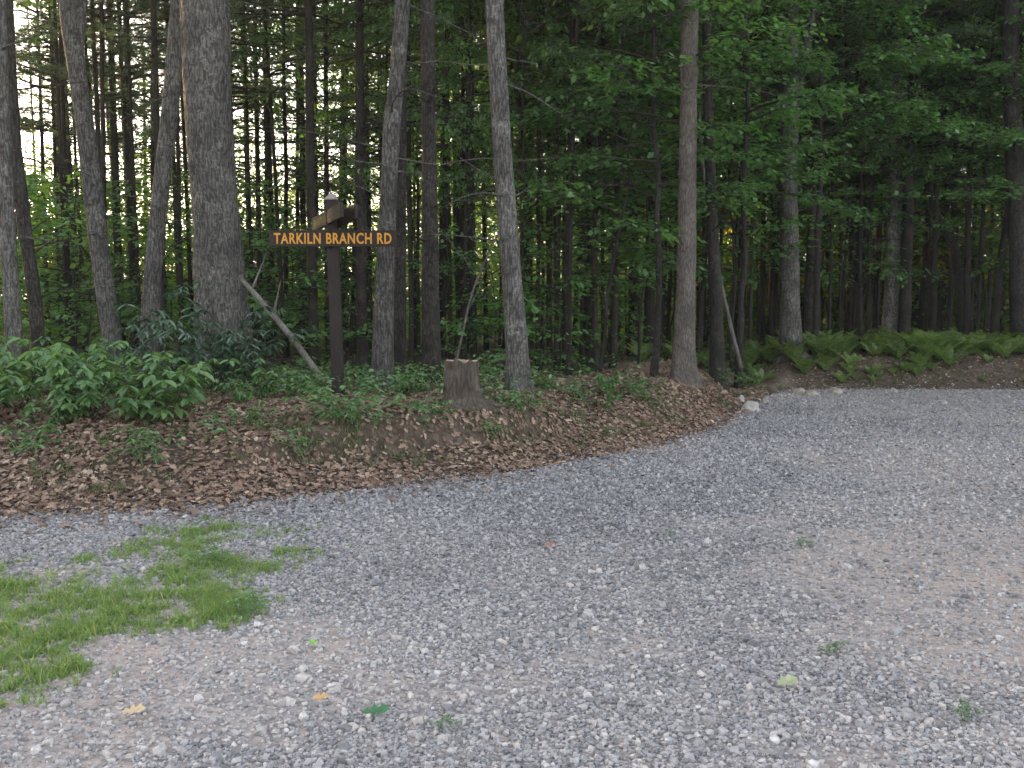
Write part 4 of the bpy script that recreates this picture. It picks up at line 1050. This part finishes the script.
# the dark snaking tree above the ferns
def snake_tree():
    pts = [(963,352,5.2),(962,310,4.8),(959,275,4.6),(955,248,4.4),(943,228,4.2),(933,208,4.2),(929,180,3.6),(930,150,3.2),(938,118,2.8),(955,100,2.4),(985,82,1.8)]
    Y = 21.5; W = [at(px, py, Y) for px, py, w in pts]; o = W[0]; o.z = hz(o.x, Y)
    P = np.array([(w-o)[:] for w in W]); P[0] = (0, 0, -.2); r = np.array([w*Y/F for *_, w in pts]); k = 50
    tt = np.linspace(0, 1, len(P)); P2 = np.stack([np.interp(np.linspace(0, 1, k), tt, P[:, c]) for c in range(3)], 1); r2 = np.interp(np.linspace(0, 1, k), tt, r)
    mb = MB(); mb.tube(P2, r2, 12, ridge=.04)
    mb.tube(curve_pts(P2[22], (-.1, .2, 1), 3.2, 9, (0, 0, .1), .06, rng), np.linspace(.06, .02, 9), 8)
    t_ = obj('crooked_tree', None, label='dark snaking trunk that bends sharply and arches over the fern bank', cat='tree', loc=o)
    obj('trunk', mb.mesh('snaking_trunk', [M['bark_pine']], smooth=True), t_)
    c = obj('crown', broad_crown('crown', .2, 2.2, 1.6, 951, nl=14, leafsize=.12), t_); c.location = P2[44]; c.location.z -= .6
snake_tree()
# leafy limbs of the mound trunk etc. reaching into view (broadleaf trees standing between)
for i, (px, Y, h0, h1, rad, lab) in enumerate([
     (655, 15.2, 2.9, 7.5, 2.3, 'young maple with layered bright leaves just left of the pale mound trunk'),
     (740, 17.5, 3.2, 8.5, 2.6, 'young maple filling the gap between the mound trunk and the fern bank corner trunk'),
     (860, 21.5, 3.8, 9.5, 3.0, 'leafy maple behind the middle of the fern bank, left of the tilting pine'),
     (965, 21.5, 3.6, 9.5, 3.0, 'leafy maple spreading above the snaking dark trunk'),
     (700, 20.0, 3.6, 9.5, 2.8, 'maple crown showing high behind the pale mound trunk'),
     (815, 20.0, 4.2, 10., 2.9, 'maple whose leaves fill the sky right above the corner trunk of the fern bank'),
     (1020, 20.5, 3.8, 10., 3.0, 'maple hanging over the far end of the fern bank'),
     (905, 24.0, 5.0, 11., 3.0, 'taller maple rising far behind the tilting pine'),
     (590, 17.5, 3.9, 8.5, 2.2, 'dim maple in the gap right of the lichened pine'),
     (100, 19.0, 4.6, 9.0, 1.7, 'leafy young tree seen against the bright sky beyond the leaning grey trunk')]):
    p = at(px, 300, Y); x = p.x
    tm, _, _ = trunk_mesh('young_trunk', h1, .055+.01*(i % 3), 700+i, sides=10, dead=3, dead_h=(1.5, 3), mat=M['bark_pine'], bend=.5)
    t_ = obj('maple_tree', None, label=lab, cat='tree', loc=(x, Y, hz(x, Y)-.02)); obj('trunk', tm, t_)
    obj('crown', broad_crown('crown', h0, h1, rad, 720+i, nl=32 if i < 9 else 16, leafsize=.10, per=1.5, dens=1.45), t_)

def rock(px, py, w, h, label, mat='rockmat', seed=0):
    p = ground_px(px, py, .02); s = w/F*p.y/2
    bm = bmesh.new(); bmesh.ops.create_icosphere(bm, subdivisions=3, radius=1)
    for v_ in bm.verts:
        d = v_.co.copy(); n_ = mnoise.noise(d*1.3+Vector((seed*3.3, 0, 0)))*.35+mnoise.noise(d*3+Vector((seed, 1, 0)))*.14
        v_.co = Vector((d.x*s, d.y*s*.75, max(d.z, -.4)*h/F*p.y))*(1+n_)
    me = bpy.data.meshes.new('rock'); bm.to_mesh(me); bm.free(); me.materials.append(M[mat])
    z = hz(p.x, p.y); obj('rock', me, label=label, cat='rock', group='pale rocks beside the road', loc=(p.x, p.y, z))
M['rockmat'] = simple('pale_quartz_rock', (.27, .26, .235), .85, 9, .25, .01)
M['rockmat2'] = simple('tan_rock', (.25, .215, .18), .85, 9, .3, .01)
for i, a in enumerate([(752,409,20,10,'white angular rock at the foot of the mound end'),(741,401,8,6,'small pale stone just above the white angular rock'),
     (799,393,16,6,'flat tan rock at the mouth of the dirt track','rockmat2'),(812,394,14,5,'tan rock touching the flat one at the track mouth','rockmat2'),(836,392,14,6,'pale rock at the foot of the fern bank corner','rockmat2'),
     (944,402,7,4,'single small white stone out on the far gravel'),(765,401,8,4,'small stone between the white rock and the dirt track','rockmat2'),(895,391,5,3,'tiny pale stone at the foot of the fern bank')]):
    rock(a[0], a[1], a[2], a[3], a[4], a[5] if len(a) > 5 else 'rockmat', i)

# loose leaves and weeds lying on the gravel
def loose_leaf(px, py, size, stops, label, rot=0, tilt=.2):
    p = ground_px(px, py, .02); n = 1; a = rot
    V, T, A = leaves([(-size/2*math.cos(a), -size/2*math.sin(a), 0)], [(math.cos(a), math.sin(a), .05)], [(tilt, -.25, 1)], size, size*.85, OAK, np.array([.5]))
    nm = 'm%.2f%.2f' % (stops[0], stops[1])
    if nm not in M: M[nm] = simple('loose_leaf_skin', stops, .7, 30, .25, .001)
    obj('fallen_leaf', mesh('fallen_leaf', V, T, [M[nm]]), label=label, cat='leaf', group='single leaves lying on the gravel', loc=(p.x, p.y, hz(p.x, p.y)+.035))
loose_leaf(376,716,.11,(.05,.13,.06),'dark green fresh leaf lying flat on the near gravel',.1)
loose_leaf(787,689,.11,(.27,.29,.17),'pale yellow-green leaf lying on the gravel',.5)
loose_leaf(320,702,.07,(.45,.27,.13),'tan curled leaf on the near gravel left of the dark green leaf',.3)
loose_leaf(134,715,.09,(.45,.33,.2),'long tan leaf on the gravel below the grass',.2)
loose_leaf(313,648,.065,(.20,.36,.08),'bright green little leaf on the gravel right of the grass',2.2)
loose_leaf(550,548,.07,(.3,.13,.07),'rusty leaf out in the middle of the gravel',0)
for i, (px, py, s, lab) in enumerate([(803,548,.2,'small green weed sprouting in the gravel'),(831,658,.2,'sparse weed in the sandy gravel'),(968,722,.2,'weed in the near gravel at the sandy side'),
     (445,731,.15,'tiny weed in the near gravel beside the dark green leaf'),(668,538,.14,'tiny weed in the middle distance gravel'),(252,618,.4,'bushier weed at the tip of the grass patch'),(205,568,.4,'taller weed in the back of the grass patch')]):
    p = ground_px(px, py, 0); r = obj('weed', None, label=lab, cat='weed', group='weeds in the gravel'); r.location = (p.x, p.y, hz(p.x, p.y)+.01); r.scale = (s,)*3
    obj('stem', SD[i % 3][0], r); obj('foliage', SD[i % 3][1], r)
# ------------------------------------------------------------------ thin haze volume added to lift the dark of the wood
mb = MB(); mb.box((-90, -16, -2.5), (90, 148, 30))
hm, nt = NT('thin_haze'); v_ = N(nt, 'ShaderNodeVolumePrincipled'); v_.inputs['Color'].default_value = (.86, .93, .92, 1); v_.inputs['Density'].default_value = .0006; v_.inputs['Anisotropy'].default_value = .2
o_ = N(nt, 'ShaderNodeOutputMaterial'); L(nt, v_.outputs[0], o_.inputs['Volume'])
obj('haze', mb.mesh('haze', [hm]), label='thin haze added among the trees to lift their dark depths', cat='haze', kind='stuff')
SC.cycles.volume_bounces = 0
